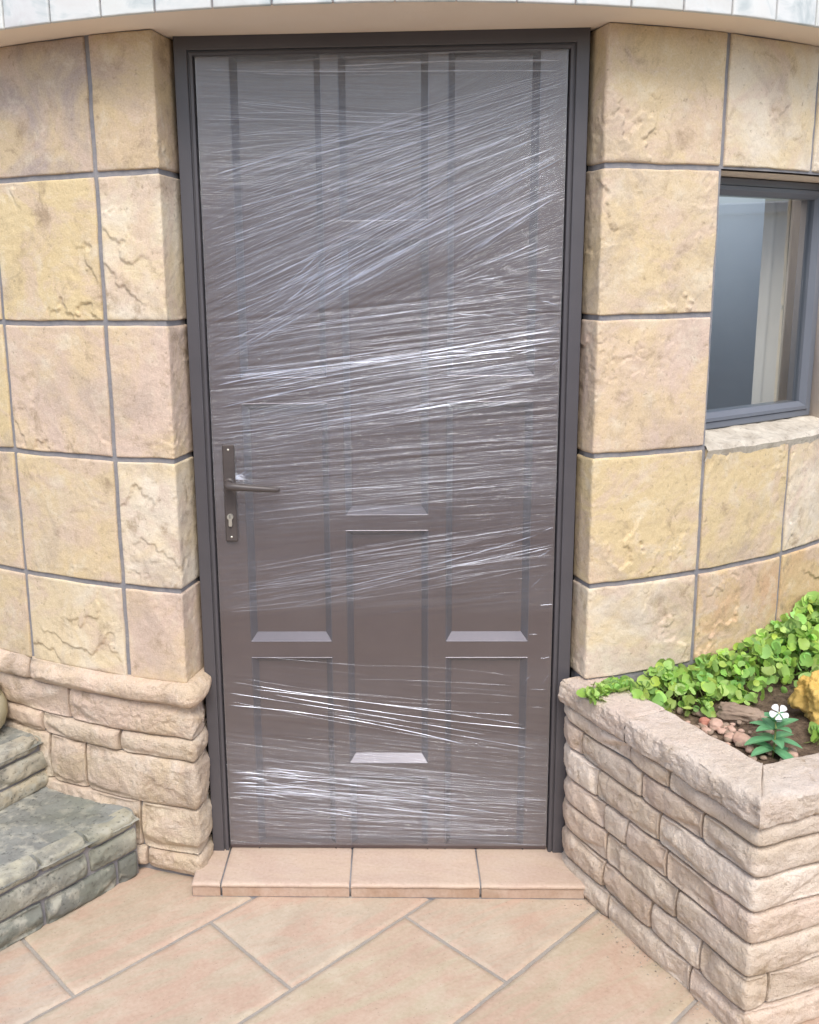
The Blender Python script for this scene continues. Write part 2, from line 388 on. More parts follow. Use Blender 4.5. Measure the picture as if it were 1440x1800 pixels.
def relief_flat(S, Z, seed):
    P = np.stack([S, Z, np.full_like(S, seed*3.7)], -1)
    h = .0018*fbm(P*5, 3)
    n = fbm(P*[2.6, 2.1, 1]+11.1, 6, 2.1, .52)
    mk = sstep(.0, .4, perlin(P*3.1+5.5)); fr = (n*2.2) % 1.0
    h += .0055*mk*(sstep(0, .05, fr)*(1-fr)-.3)
    n2 = fbm(P*[6, 5, 1]+31.7, 5, 2.1, .6); mk2 = sstep(.2, .55, perlin(P*5.3+25.5)); fr = (n2*1.6) % 1.0
    h += .0028*mk2*(sstep(0, .07, fr)*(1-fr)-.3)
    h += .0009*fbm(P*45, 4)
    return h
def relief_rough(S, Z, seed, amp=1.0):
    P = np.stack([S, Z, np.full_like(S, seed*3.7)], -1); r = np.random.RandomState(int(seed*13) % 99991)
    s0, s1, z0, z1 = S.min(), S.max(), Z.min(), Z.max(); hs = (s1-s0)/2; hz = (z1-z0)/2; u = S-(s0+s1)/2; v = Z-(z0+z1)/2
    h = .0045*fbm(P*7, 3)
    uw = u+.006*fbm(P*14+3, 3); vw = v+.006*fbm(P*14+9, 3)
    for _ in range(5 if hs > .05 else 3):             # chisel cuts
        an = r.uniform(0, 2*np.pi); px_, pz_ = math.cos(an)*hs*r.uniform(.45, .95), math.sin(an)*hz*r.uniform(.45, .95)
        sl = r.uniform(.25, .75); g = np.array([math.cos(an)/hs, math.sin(an)/hz]); g /= np.linalg.norm(g)
        d = (uw-px_)*g[0]+(vw-pz_)*g[1]; h = h-np.minimum(np.clip(d, 0, None)*sl, .010)
    n = fbm(P*[4, 6, 1]+3.3, 5, 2.1, .55); fr = (n*1.7) % 1.0
    h += .0035*sstep(-.1, .4, perlin(P*6+4))*(sstep(0, .07, fr)*(1-fr)-.3)
    h += .0024*fbm(P*34, 5, 2.1, .6)
    return h*amp
def warp(S, Z, seed=0, amp=.0022, fr=9.0):
    P = np.stack([S*fr, Z*fr, np.full_like(S, seed)], -1)
    return S+amp*fbm(P, 3), Z+amp*fbm(P+50, 3)
def slab(mb, path, s0, s1, z0, z1, relief, tint, seed, res=.0035, rnd=.005, depth=.014, bulge=0.0, off=0.0, mi=0, wamp=.0022, wfr=9.0, rim=None, shape=2.5, arris=None):
    ss = samples(s0, s1, res); zz = samples(z0, z1, res)
    S, Z = np.meshgrid(ss, zz, indexing='ij')
    ds = np.minimum(S-s0, s1-S); dz = np.minimum(Z-z0, z1-Z); d = np.minimum(ds, dz)
    # rounded rim; corners rounder
    rn = rnd*(1+.5*perlin(np.stack([S*25, Z*25, np.full_like(S, seed+.5)], -1)))
    t = np.clip(ds/rn, 0, 1); t2 = np.clip(dz/rn, 0, 1)
    rimh = -rnd*((1-np.sqrt(np.clip(1-(1-t)**2, 0, 1)))+(1-np.sqrt(np.clip(1-(1-t2)**2, 0, 1))))
    h = off+rimh
    if relief: h = h+relief(S, Z, seed)*np.clip(d/.008, .15, 1)
    if bulge:
        u = np.abs(2*(Z-z0)/(z1-z0)-1); h = h+bulge*(1-u**shape)
        us = np.clip(np.minimum(S-s0, s1-S)/.02, 0, 1); h = h-bulge*.8*(1-us)**2
    if bulge: h = np.maximum(h, off-.0078+np.minimum(rimh, 0)*.5)
    if arris is not None: h = h-np.abs(fbm(np.stack([S*90, Z*55, S*0+seed], -1), 3))*.0042*np.exp(-((S-arris)/.007)**2)
    # ring to the back
    S2, Z2 = warp(S, Z, 0, wamp, wfr)
    nI, nJ = S.shape
    Sx = np.pad(S2, 1, mode='edge'); Zx = np.pad(Z2, 1, mode='edge'); H = np.full(Sx.shape, off-depth); H[1:-1, 1:-1] = h
    X, N = path(Sx)
    V = np.concatenate([X+N*H[..., None], Zx[..., None]], -1)
    mb.grid(V, mi, tint)
def fill(mb, path, s0, s1, z0, z1, off, mi=1, res=.012, wob=.001, col=(1, 1, 1)):
    ss = np.linspace(s0, s1, max(3, int((s1-s0)/res))); zz = np.linspace(z0, z1, max(2, int((z1-z0)/.03)))
    S, Z = np.meshgrid(ss, zz, indexing='ij'); X, N = path(S)
    H = off+wob*fbm(np.stack([S*30, Z*30, S*0], -1), 2)
    mb.grid(np.concatenate([X+N*H[..., None], Z[..., None]], -1), mi, col)

rnd = random.Random(11)
GOLD, PINK, PALE, BRWN, TAN, MAUV = (.60, .485, .30), (.59, .465, .385), (.66, .585, .48), (.45, .35, .27), (.58, .475, .345), (.39, .325, .295)
LT, JW = -2.3, .0062                     # half joint
left = Path([*arc(np.arange(LT, -.457, .01)), (-.503, -.0755), (-.4775, .035)], .010, s_start=LT)
sL1 = left.u[-1]-.001
right = Path([(.4775, .035), (.503, -.0465), *arc(np.arange(.575, 2.6, .01))], .010, s_start=.565-math.hypot(.0255, .0815))
sR0 = right.u[0]+.001

house = empty('house', (0, 0, ZFLOOR)); tag(house, 'round sandstone tiled house wall with a brown panelled door and a small window', 'house')
HM = [M['sandstone'], M['mortar']]
zrows = [ZT, ZA, ZB, ZC, ZD, ZE]
# left: columns between joints
lcols = [-2.25, -1.92, -1.596, -1.27, -.944, -.620, sL1]
ltint = {(5, 0): BRWN, (4, 0): MAUV, (5, 1): PALE, (4, 1): GOLD, (5, 2): PINK, (4, 2): PINK, (5, 3): PALE, (4, 3): TAN, (5, 4): PINK, (4, 4): PALE, (3, 2): GOLD, (3, 3): TAN, (3, 4): TAN}
mb = MB(); k = 0
for i in range(6):
    for j in range(5):
        k += 1
        t = ltint.get((i, j), rnd.choice([GOLD, TAN, PALE, PINK])); 
        slab(mb, left, lcols[i]+JW, lcols[i+1]-(JW if i < 5 else 0), zrows[j+1]+JW, zrows[j]-JW, relief_flat, t, k, .0032 if i >= 3 else .012, .004, .012, arris=-.457 if i == 5 else None)
fill(mb, left, LT+.02, sL1, ZE-.02, 2.3, -.0055)
o = mb.build('stone_wall', HM, house); o.location.z = -ZFLOOR
# right
rcols = [sR0, .891, 1.217, 1.545, 1.87, 2.2, 2.5]; WS1 = 1.46
rtint = {(0, 0): TAN, (1, 0): PALE, (0, 1): TAN, (0, 2): PINK, (0, 3): GOLD, (0, 4): PALE, (1, 3): GOLD, (2, 3): PALE, (1, 4): (.55, .37, .24), (2, 4): (.56, .39, .23), (2, 0): PALE}
mb = MB()
for i in range(6):
    for j in range(5):
        if i == 1 and j in (1, 2): continue
        s_a = WS1-JW if (i == 2 and j in (1, 2)) else rcols[i]
        k += 1
        t = rtint.get((i, j), rnd.choice([GOLD, TAN, PALE, PINK]))
        slab(mb, right, s_a+(JW if i else 0), rcols[i+1]-JW, zrows[j+1]+JW, zrows[j]-JW, relief_flat, t, k+40, .0032 if i <= 2 else .012, .004, .012, arris=.568 if i == 0 else None)
fill(mb, right, sR0, .893, ZE-.3, 2.3, -.0055)
fill(mb, right, .893, WS1, ZE-.3, ZC, -.0055); fill(mb, right, .893, WS1, ZA, 2.3, -.0055)
fill(mb, right, WS1, 2.5, ZE-.3, 2.3, -.0055)
o = mb.build('stone_wall', HM, house); o.location.z = -ZFLOOR
def H(o): o.location.z = -ZFLOOR; return o
# ---- plinth on the left: rough split courses under a rounded ledge
PO = .002
plx = [*arc(np.arange(LT, -.452, .01), RW+.0), (-.492, -.088), (-.4745, -.02), (-.4745, .085)]
pl = Path(plx, .034, s_start=LT); sP1 = pl.u[-1]-.001
mb = MB(); seedc = 200
zl = [.515, .4525, .362, .2995, .1635, .031, -.028]
joints = [None, [-2.2, -1.8, -1.35, -.826, sP1], [-2.1, -1.6, -1.2, -.93, -.661, sP1], [-2.2, -1.7, -1.25, -.91, -.784, sP1], [-2.0, -1.6, -1.1, -.614, sP1], [-2.1, -1.5, -1.0, -.60, sP1]]
for r_ in range(1, 6):
    js = joints[r_]
    for a, b in zip(js[:-1], js[1:]):
        seedc += 1
        slab(mb, pl, a+.004, b-(.004 if b < sP1 else 0), zl[r_+1]+.002, zl[r_]-.002, relief_rough, rnd.choice([(.54, .45, .36), PALE, PINK, (.56, .48, .40), (.50, .41, .33)]), seedc, (.0035 if a > -1.3 else .012), .006, .03, .007 if r_ < 5 else .005, -.001, wamp=.004, wfr=7, shape=3.0)
fill(mb, pl, LT+.02, sP1, -.06, .51, -.0175, res=.006)
H(mb.build('plinth', [M['splitstone'], M['mortar']], house))
mb = MB()
for a, b in ((-2.2, -1.55), (-1.545, -.955), (-.953, sP1)):
    seedc += 1
    slab(mb, pl, a+.0015, b-(.0015 if b < sP1 else 0), zl[1]+.001, zl[0]+.004, relief_rough, (.64, .50, .40), seedc, .0035, .014, .035, .016, .010, wamp=.0025, wfr=6, shape=2.2)
H(mb.build('ledge', M['splitstone'], house))
# ---- soffit ring and fascia of pale tiles above
RF = RW+.1225
mb = MB()
a = np.linspace(-1.3, 1.45, 120)
inn = np.where(np.abs(a) < .42, RW-.35, RW-.13)
rr = [inn, (inn+RW)/2, RW+0*a, RF-.004+0*a]
V = np.stack([np.stack([CX+r*np.sin(a), CY-r*np.cos(a), np.full_like(a, 2.0585)], -1) for r in rr], 1)
mb.grid(V[:, ::-1]); V2 = V.copy(); V2[..., 2] = 2.09; mb.grid(V2)
H(mb.build('soffit', M['soffit'], house))
mb = MB()
fp = Path([(CX+RF*math.sin(t), CY-RF*math.cos(t)) for t in np.arange(-1.3, 1.45, .005)], .004)
s00 = (-.0366-(-1.3))*RF   # placeholder keeps the joint phase below
ph = (-.163/RF+1.3)*RF
pitch_ = .1245
k0 = -int(ph/pitch_)
for i in range(k0, k0+60):
    a0 = ph+i*pitch_
    if a0 < 0 or a0+pitch_ > fp.L: continue
    for j in range(4):
        seedc += 1
        z0 = 2.0563+j*.13
        g = .50+.16*rnd.random(); tt = (g, g*(.98+.03*rnd.random()), g*(.92+.05*rnd.random()))
        slab(mb, fp, a0+.0022, a0+pitch_-.0022, z0+(.0022 if j else 0), z0+.1278, (lambda S, Z, q: .0012*fbm(np.stack([S*12, Z*12, S*0+q], -1), 3)), tt, seedc, .012, .0025, .008, wamp=.0006)
fill(mb, fp, .02, fp.L-.02, 2.0575, 2.62, -.006, 1, .03, .0)
H(mb.build('fascia', [M['mosaic'], M['mortar']], house))

# ---- door frame
mb = MB()
def ubox(x0, x1, y0, y1, ztop_out, ztop_in, zb=0.0):       # both jambs with mitred head as one profile sweep
    pass
def frame_profile(mb, prof, zb, mi=0):                      # prof: (inset from outer edge, y)
    XO, ZO = .4725, 2.0585; n = len(prof)
    V = np.array([[(-XO+a, y, zb) for a, y in prof], [(-XO+a, y, ZO-a) for a, y in prof], [(XO-a, y, ZO-a) for a, y in prof], [(XO-a, y, zb) for a, y in prof]])
    for q in range(3):
        seg = np.stack([V[q]+(V[q+1]-V[q])*t for t in np.linspace(0, 1, 8)], 0)
        mb.grid(seg[:, ::-1], mi)
prof = [(0, .09), (0, .0015), (.0012, 0), (.0285, 0), (.0300, .0012), (.0305, .007), (.0335, .007), (.034, .003), (.036, .002), (.0415, .003), (.0425, .006), (.0432, .03), (.050, .031), (.050, .09)]
frame_profile(mb, prof, -.002)
o = hard(H(mb.build('door_frame', M['frame'], house)), 30)
# ---- door leaf with staggered raised-and-fielded panels
YL = .0145
XD = .4265
cols = {-1: (-.350, -.138), 0: (-.099, .110), 1: (.154, .366)}
panels = [(-1, -.010, .552), (-1, .594, 1.216), (-1, 1.277, 2.06), (1, -.010, .552), (1, .594, 1.216), (1, 1.277, 2.06),
          (0, -.010, .214), (0, .252, .892), (0, .930, 1.605), (0, 1.645, 2.06)]
mb = MB()
def quadface(mb, x0, x1, z0, z1, y, mi=0): mb.add([(x0, y, z0), (x1, y, z0), (x1, y, z1), (x0, y, z1)], [[0, 1, 2, 3]], mi)
xs_ = [-XD, -.350, -.138, -.099, .110, .154, .366, XD]
for a, b in ((0, 1), (2, 3), (4, 5), (6, 7)): quadface(mb, xs_[a], xs_[b], .016, 2.018, YL)
for c, (xa, xb) in cols.items():
    zz = []
    for p in sorted([p for p in panels if p[0] == c], key=lambda p: p[1]): zz += [p[1], p[2]]
    zz = [zz[0]]+zz
    zz.append(2.018)
    for a, b in list(zip(zz[::2], zz[1::2]))[1:]: quadface(mb, xa, xb, a, b, YL)
for c, za, zb in panels:                               # recessed field, slightly raised in its middle
    xa, xb = cols[c]; D = .017; YB = YL+.019
    ins = [(D, YB), (D+.006, YB), (D+.022, YB), (D+.024, YB)]
    prev = None
    for d, y in ins:
        ring = np.array([(xa+d, y, za+d), (xb-d, y, za+d), (xb-d, y, zb-d), (xa+d, y, zb-d)])
        if prev is not None:
            for q in range(4): mb.add([prev[q], prev[(q+1) % 4], ring[(q+1) % 4], ring[q]], [[0, 1, 2, 3]])
        prev = ring
    mb.add(prev, [[0, 1, 2, 3]])
mb.box((-XD, YL+.04, .016), (XD, YL+.042, 2.018))
mb.box((-XD, YL-.002, .004), (XD, YL+.042, .0168))
door = hard(H(mb.build('door', M['leaf_door'], house, smooth=False)), 30)
for c, za, zb in panels:                               # bevelled moulding round every panel
    mb = MB(); xa, xb = cols[c]; D = .017
    pr = [(0, YL), (0, YL-.001), (.0010, YL-.0016), (.0020, YL-.001), (.0165, YL+.0185), (D, YL+.0192)]
    prev = None
    for d, y in pr:
        ring = np.array([(xa+d, y, za+d*1.25), (xb-d, y, za+d*1.25), (xb-d, y, zb-d), (xa+d, y, zb-d)])
        if prev is not None:
            for q in range(4): mb.add([prev[q], prev[(q+1) % 4], ring[(q+1) % 4], ring[q]], [[0, 1, 2, 3]])
        prev = ring
    mb.build('panel_moulding', M['moulding'], door, smooth=False)
# handle set
mb = MB(); mb.box((-.4005, YL-.0165, .868), (-.3705, YL, 1.116), bev=.003); mb.build('handle_plate', M['handle'], door, smooth=False)
mb = MB()
mb.tube([(-.385, YL-.016, 1.020), (-.385, YL-.023, 1.020)], [.0125, .0125], 20)
mb.tube([(-.385, YL-.014, 1.020), (-.385, YL-.045, 1.020), (-.3835, YL-.054, 1.0198), (-.378, YL-.059, 1.0195), (-.366, YL-.060, 1.0187), (-.33, YL-.060, 1.0155), (-.28, YL-.058, 1.0115), (-.262, YL-.055, 1.0095), (-.256, YL-.053, 1.009)],
        [.0085, .0085, .0095, .0100, .0098, .0086, .0076, .0070, .0045], 14)
mb.build('door_handle', M['handle'], door)
mb = MB()
ang = np.linspace(R_(-60), R_(240), 20)
out = [(-.3865+.0078*math.cos(t), .933+.0078*math.sin(t)) for t in ang]+[(-.3865-.0042, .912), (-.3865-.003, .909), (-.3865+.003, .909), (-.3865+.0042, .912)]
n = len(out); yf_ = YL-.0225
v = [(x, yf_, z) for x, z in out]+[(x, YL-.005, z) for x, z in out]+[(-.3865, yf_-.0005, .925)]
f = [[i, (i+1) % n, 2*n, i] for i in range(n)]+[[i, i+n, (i+1) % n+n, (i+1) % n] for i in range(n)]
mb.add(v, f); mb.build('lock_cylinder', M['steel'], door, smooth=False)
mb = MB(); mb.box((-.3871, yf_-.0012, .9295), (-.3859, yf_-.0004, .9385)); mb.build('keyhole', M['dark'], door, smooth=False)
for z in (1.103, .880):
    mb = MB(); mb.tube([(-.3855, YL-.016, z), (-.3855, YL-.0178, z)], [.0030, .0026], 12); mb.build('screw', M['steel'], door)
mb = MB(); mb.box((-.47, .052, -.002), (.47, .06, 2.06)); mb.box((-.52, .035, ZFLOOR), (-.4735, .10, 2.1)); mb.box((.4735, .035, ZFLOOR), (.52, .10, 2.1)); H(mb.build('door_recess', M['dark'], house))  # black backing boxes stand in for shade behind the frame

# ---- window
s0w, s1w, zw0, zw1 = .891, WS1, ZC+.002, ZA-.001
am = (s0w+s1w)/2/RW; Nn = np.array([math.sin(am), -math.cos(am)]); Tt = np.array([math.cos(am), math.sin(am)])
HALF = (s1w-s0w)/2/RW; Pc = np.array([CX, CY])+RW*math.cos(HALF)*Nn
def W(v):                              # local (t along wall, d inward, z) -> world
    v = np.asarray(v, float); return np.stack([Pc[0]+Tt[0]*v[..., 0]-Nn[0]*v[..., 1], Pc[1]+Tt[1]*v[..., 0]-Nn[1]*v[..., 1], v[..., 2]], -1)
hw = RW*math.sin(HALF)-.002; ID = .085
def flipbox(mb, a, b, bev=0, mi=0): mb.box(a, b, mi, bev=bev, M=W)
win = MB(); flipbox(win, (-hw, ID+.06, zw0), (hw, ID+.062, zw0+.0), 0) if False else None
mb = MB()
flipbox(mb, (-hw-.004, .014, zw0-.003), (-hw, ID+.05, zw1+.003)); H(mb.build('window_reveal', M['reveal'], house))
mb = MB(); flipbox(mb, (hw, .014, zw0-.003), (hw+.004, ID+.05, zw1+.003)); H(mb.build('window_reveal', M['reveal'], house))
mb = MB(); tg = np.linspace(-hw, hw, 40)
V = np.stack([np.stack([tg, RW*math.cos(HALF)-np.sqrt(RW**2-tg**2)+.008 if q == 0 else tg*0+ID+.05, tg*0+zw1-.003], -1) for q in (0, 1)], 1); mb.grid(W(V))
V = V.copy(); V[..., 2] += .012; mb.grid(W(V)); H(mb.build('window_head', M['soffit'], house))
wf = MB(); fw_ = .040
zb_ = zw0+.022
Z0, Z1 = zb_, zw1-.005
def wprof(mb, prof, bot=None):
    V = []
    for a, y in prof: V.append([(-hw+a, y, Z0+a), (hw-a, y, Z0+a), (hw-a, y, Z1-a), (-hw+a, y, Z1-a)])
    V = np.array(V)
    for q in range(4):
        seg = np.stack([V[:, q], V[:, (q+1) % 4]], 0); seg = W(seg); mb.grid(seg)
wprof(wf, [(.0005, ID+.05), (.0005, ID+.001), (.002, ID), (.018, ID), (.0185, ID+.004), (.020, ID+.004), (.0205, ID-.004), (.030, ID-.004), (.042, ID+.010), (.042, ID+.05)])
M['wframe'] = mat_simple('grey_window_frame', (.135, .148, .175), .38, .5, 0, .05, 300, (.15, .165, .19), 6)
window = hard(H(wf.build('window', M['wframe'], house, smooth=False)), 25)
mb = MB(); mb.add(W(np.array([(-hw+.04, ID+.018, Z0+.04), (hw-.04, ID+.018, Z0+.04), (hw-.04, ID+.018, Z1-.04), (-hw+.04, ID+.018, Z1-.04)])), [[0, 1, 2, 3]]); mb.build('pane', M['glass'], window, smooth=False)
# sill: rough weathered slab sloping outwards
mb = MB()
S_, D_ = np.meshgrid(np.linspace(-hw, hw, 70), np.linspace(-.006, ID+.01, 34), indexing='ij')
arcd = RW*math.cos(HALF)-np.sqrt(RW**2-S_**2)
edge = sstep(-.006, .004, D_)
Zs = zw0-.010+.012*edge+.018*sstep(0, ID, D_)+.003*fbm(np.stack([S_*20, D_*20, S_*0], -1), 4)
Dd = D_+arcd*(1-sstep(0, ID, D_))
V = np.stack([S_, Dd, Zs], -1); mb.grid(W(V)[:, ::-1])
V3 = np.stack([V[:, 0], V[:, 0]+[0, .01, -.03]], 1); mb.grid(W(V3))
mb.build('sill', M['sill'], window)
# room behind the window
mb = MB()
for a, b in (((-.36, 1.0, .7), (.6, 1.02, 2.0)), ((-.38, ID+.06, .7), (-.36, 1.0, 2.0)), ((.6, ID+.06, .7), (.62, 1.0, 2.0)), ((-.36, ID+.06, .68), (.6, 1.0, .7)), 
             ((-.36, ID+.051, .7), (-hw-.001, ID+.059, 2.0)), ((hw+.001, ID+.051, .7), (.6, ID+.059, 2.0)), ((-hw, ID+.051, .7), (hw, ID+.059, zw0)), ((-hw, ID+.051, zw1), (hw, ID+.059, 2.0))): flipbox(mb, a, b)
H(mb.build('room', M['room'], house))
cu = MB()
tt = np.linspace(.15, .585, 200); zz = np.linspace(zw0-.05, zw1+.05, 12)
Tg, Zg = np.meshgrid(tt, zz, indexing='ij')
Dg = ID+.095+.007*np.sin(Tg*95+.3*np.sin(Zg*7))+.006*np.sin(Tg*41)
cu.grid(W(np.stack([Tg, Dg, Zg], -1)))
ct = cu.build('curtain', M['curtain']); tag(ct, 'beige curtain hanging inside the small window', 'curtain')

# ------------------------------------------------------------------ ground and paving
M['grout'] = mat_simple('beige_grout', (.30, .27, .235), .95, .1, 0, .6, 150, (.38, .345, .30), 12)
mb = MB(); mb.add([(-40, -40, -.0475), (40, -40, -.0475), (40, 40, -.0475), (-40, 40, -.0475)], [[0, 1, 2, 3]])
tag(mb.build('ground', M['grout'], smooth=False), kind='structure')
mb = MB(); ca = .70711; TWd, TLn, G = .3215, .655, .0045
for i in range(-16, 16):
    v0 = -.1465+.3215*i
    u0_ = -.475+.3625*(i-0)+(0)
    for j in range(-14, 14):
        ua = u0_+TLn*j
        cx_, cy_ = ((ua+TLn/2)+(v0+TWd/2))*ca, ((ua+TLn/2)-(v0+TWd/2))*ca
        if not (-2.6 < cx_ < 2.6 and -6 < cy_ < .7): continue
        near = abs(cx_) < 1.3 and cy_ > -1.2
        n = 70 if near else 6; mth = 34 if near else 4
        uu = np.concatenate([[ua+G, ua+G+.001], np.linspace(ua+G+.004, ua+TLn-G-.004, n), [ua+TLn-G-.001, ua+TLn-G]])
        vv = np.concatenate([[v0+G, v0+G+.001], np.linspace(v0+G+.004, v0+TWd-G-.004, mth), [v0+TWd-G-.001, v0+TWd-G]])
        U, V_ = np.meshgrid(uu, vv, indexing='ij')
        d = np.minimum(np.minimum(U-ua-G, ua+TLn-G-U), np.minimum(V_-v0-G, v0+TWd-G-V_))
        wv = fbm(np.stack([U*8, V_*8, U*0], -1), 3)
        hgt = ZFLOOR-.0035*(1-sstep(0, .005, d))+.0012*wv+.0018*rnd.uniform(-.5, .5)
        Uw = U+.0012*fbm(np.stack([U*14, V_*14, U*0+9], -1), 3); Vw = V_+.0012*fbm(np.stack([U*14, V_*14, U*0+19], -1), 3)
        hgt = np.pad(hgt, 1, constant_values=-.052); Uw = np.pad(Uw, 1, mode='edge'); Vw = np.pad(Vw, 1, mode='edge')
        P = np.stack([(Uw+Vw)*ca, (Uw-Vw)*ca, hgt], -1)
        q = rnd.random(); tc_ = (.42+.05*q, .345+.05*q, .25+.05*rnd.random())
        mb.grid(P[:, ::-1], 0, tc_)
tag(mb.build('paving', M['paver']), kind='structure')

# courtyard wall mirrored in the window; dark back wing added to darken film reflections
M['render'] = mat_simple('pale_render', (.74, .75, .74), .9, .2, 0, .2, 40, (.80, .80, .79), 1.5)
M['dark_wing'] = mat_simple('dark_reflection_wall', (.20, .18, .16), .9, .2, 0, .3, 40, (.27, .24, .21), 1.5)
bw = empty('boundary_wall', (4.5, -5.5, ZFLOOR)); tag(bw, 'plain rendered courtyard wall with a flat coping, reflected in the window, plus a dark wing added for film reflections', 'wall')
mb = MB(); mb.box((4.5, -5.5, ZFLOOR), (4.7, 4, 1.86)); mb.box((-5, -5.7, ZFLOOR), (4.7, -5.502, 2.2), 1); adopt(mb.build('wall', [M['render'], M['dark_wing']], smooth=False), bw)
mb = MB(); mb.box((4.46, -5.46, 1.86), (4.74, 4.03, 1.93), bev=.01); mb.box((-5, -5.74, 2.2), (4.74, -5.462, 2.26), bev=.01); adopt(mb.build('coping', M['render'], smooth=False), bw)
# ------------------------------------------------------------------ doorstep
step = empty('doorstep', (0, -.05, ZFLOOR)); tag(step, 'low terracotta tiled doorstep in front of the wrapped door', 'doorstep')
mb = MB(); xe = [-.504, -.427, -.095, .238, .504]
for a, b in zip(xe[:-1], xe[1:]):
    x0, x1 = a+.002, b-.002
    prof_ = [(.06, 0), (-.05, .0), (-.1335, -.0003), (-.1395, -.0018), (-.1425, -.0055), (-.1425, -.0095), (-.140, -.012), (-.1, -.0125)]
    xx = np.array([x0, x0+.0015, *np.linspace(x0+.004, x1-.004, 24), x1-.0015, x1])
    pf = []
    for p, q in zip(prof_[:-1], prof_[1:]):
        for t in np.linspace(0, 1, 14 if q[0] > -.14 and p[0] > -.13 else 3, endpoint=False): pf.append((p[0]+(q[0]-p[0])*t, p[1]+(q[1]-p[1])*t))
    pf = np.array(pf+[prof_[-1]])
    X, K = np.meshgrid(xx, np.arange(len(pf)), indexing='ij')
    Y = pf[K, 0]; Z = pf[K, 1]; ed = np.minimum(X-x0, x1-X); dr = .0025*(1-sstep(0, .003, ed))
    Y = Y+.0012*fbm(np.stack([X*14, X*0, X*0], -1), 2); Z = Z-dr+.0007*fbm(np.stack([X*14, Y*14, X*0+3], -1), 3)
    q = rnd.random(); mb.grid(np.stack([X, Y, Z], -1)[:, ::-1], 0, (.50+.04*q, .39+.03*q, .30+.03*q))
mb.box((-.503, -.134, -.040), (.503, .055, -.0045), 1)
adopt(mb.build('tread', [M['steptile'], M['mortar']]), step)
mb = MB()
for a, b in zip(xe[:-1], xe[1:]):
    q = rnd.random(); mb.box((a+.0025, -.1385, ZFLOOR+.003), (b-.0025, -.1342, -.0135), 0, (.36+.05*q, .25+.03*q, .18+.02*q), bev=.0012)
mb.box((.5035, -.1375, ZFLOOR+.003), (.5075, -.02, -.0135), 0, (.36, .26, .19), bev=.001)
mb.box((-.502, -.1365, ZFLOOR-.004), (.502, -.1345, ZFLOOR+.004), 1)
adopt(mb.build('riser', [M['steptile'], M['mortar']], smooth=False), step)

# ------------------------------------------------------------------ stone planter on the right
planter = empty('stone_planter', (.8, -.2, ZFLOOR)); tag(planter, 'split stone planter with a pale coping to the right of the door', 'planter')
A0, A1 = np.array([.467, .0]), np.array([.737, -.600])
B1 = A1+np.array([.94, .36])*1.0
pp = Path([(.467, .035), (.4665, -.055), tuple(A1), tuple(B1), ], .020, s_start=-.09)
sC = -.09+.09+np.linalg.norm(A1-np.array([.4665, -.055])); sE = pp.u[-1]-.002
zc = [.447, .399, .331, .252, .181, .102, .024, -.05]
# joints measured along face A from its start at the door; the small stones beside the door have their own courses
PJ = [[.222, .354, sC+.50], [.047, .267, .457, sC+.34, sC+.7], [.112, .334, sC+.22, sC+.62], [.145, .227, .363, sC+.42], [.155, .398, sC+.30, sC+.7], [.150, .322, .475, sC+.06, sC+.5], [.17, .449, sC+.33]]
mb = MB(); PT = [(.64, .52, .44), (.60, .50, .41), (.70, .61, .53), (.59, .47, .39), (.63, .54, .46)]
def pz(i, s):                            # course lines sag a little towards the door
    return zc[i]
for r_ in range(7):
    js = [-.085]+PJ[r_]+[sE]
    if r_ in (3,): js = [-.085, .145]+PJ[r_][1:]+[sE]
    for a, b in zip(js[:-1], js[1:]):
        seedc += 1
        slab(mb, pp, a+(.0035 if a > -.08 else 0), b-.0035, zc[r_+1]+.0038, zc[r_]-.0038, relief_rough, (lambda c_, m_: [x*m_ for x in c_])(rnd.choice(PT), rnd.uniform(.88, 1.1)), seedc, .0035 if b < sC+.45 else .01, .0045, .03, .0035, -.0005, wamp=.0045, wfr=6.5, shape=4)
fill(mb, pp, -.085, sE, -.06, .45, -.0165, 1, res=.006)
adopt(mb.build('wall', [M['planterstone'], M['mortar']]), planter)
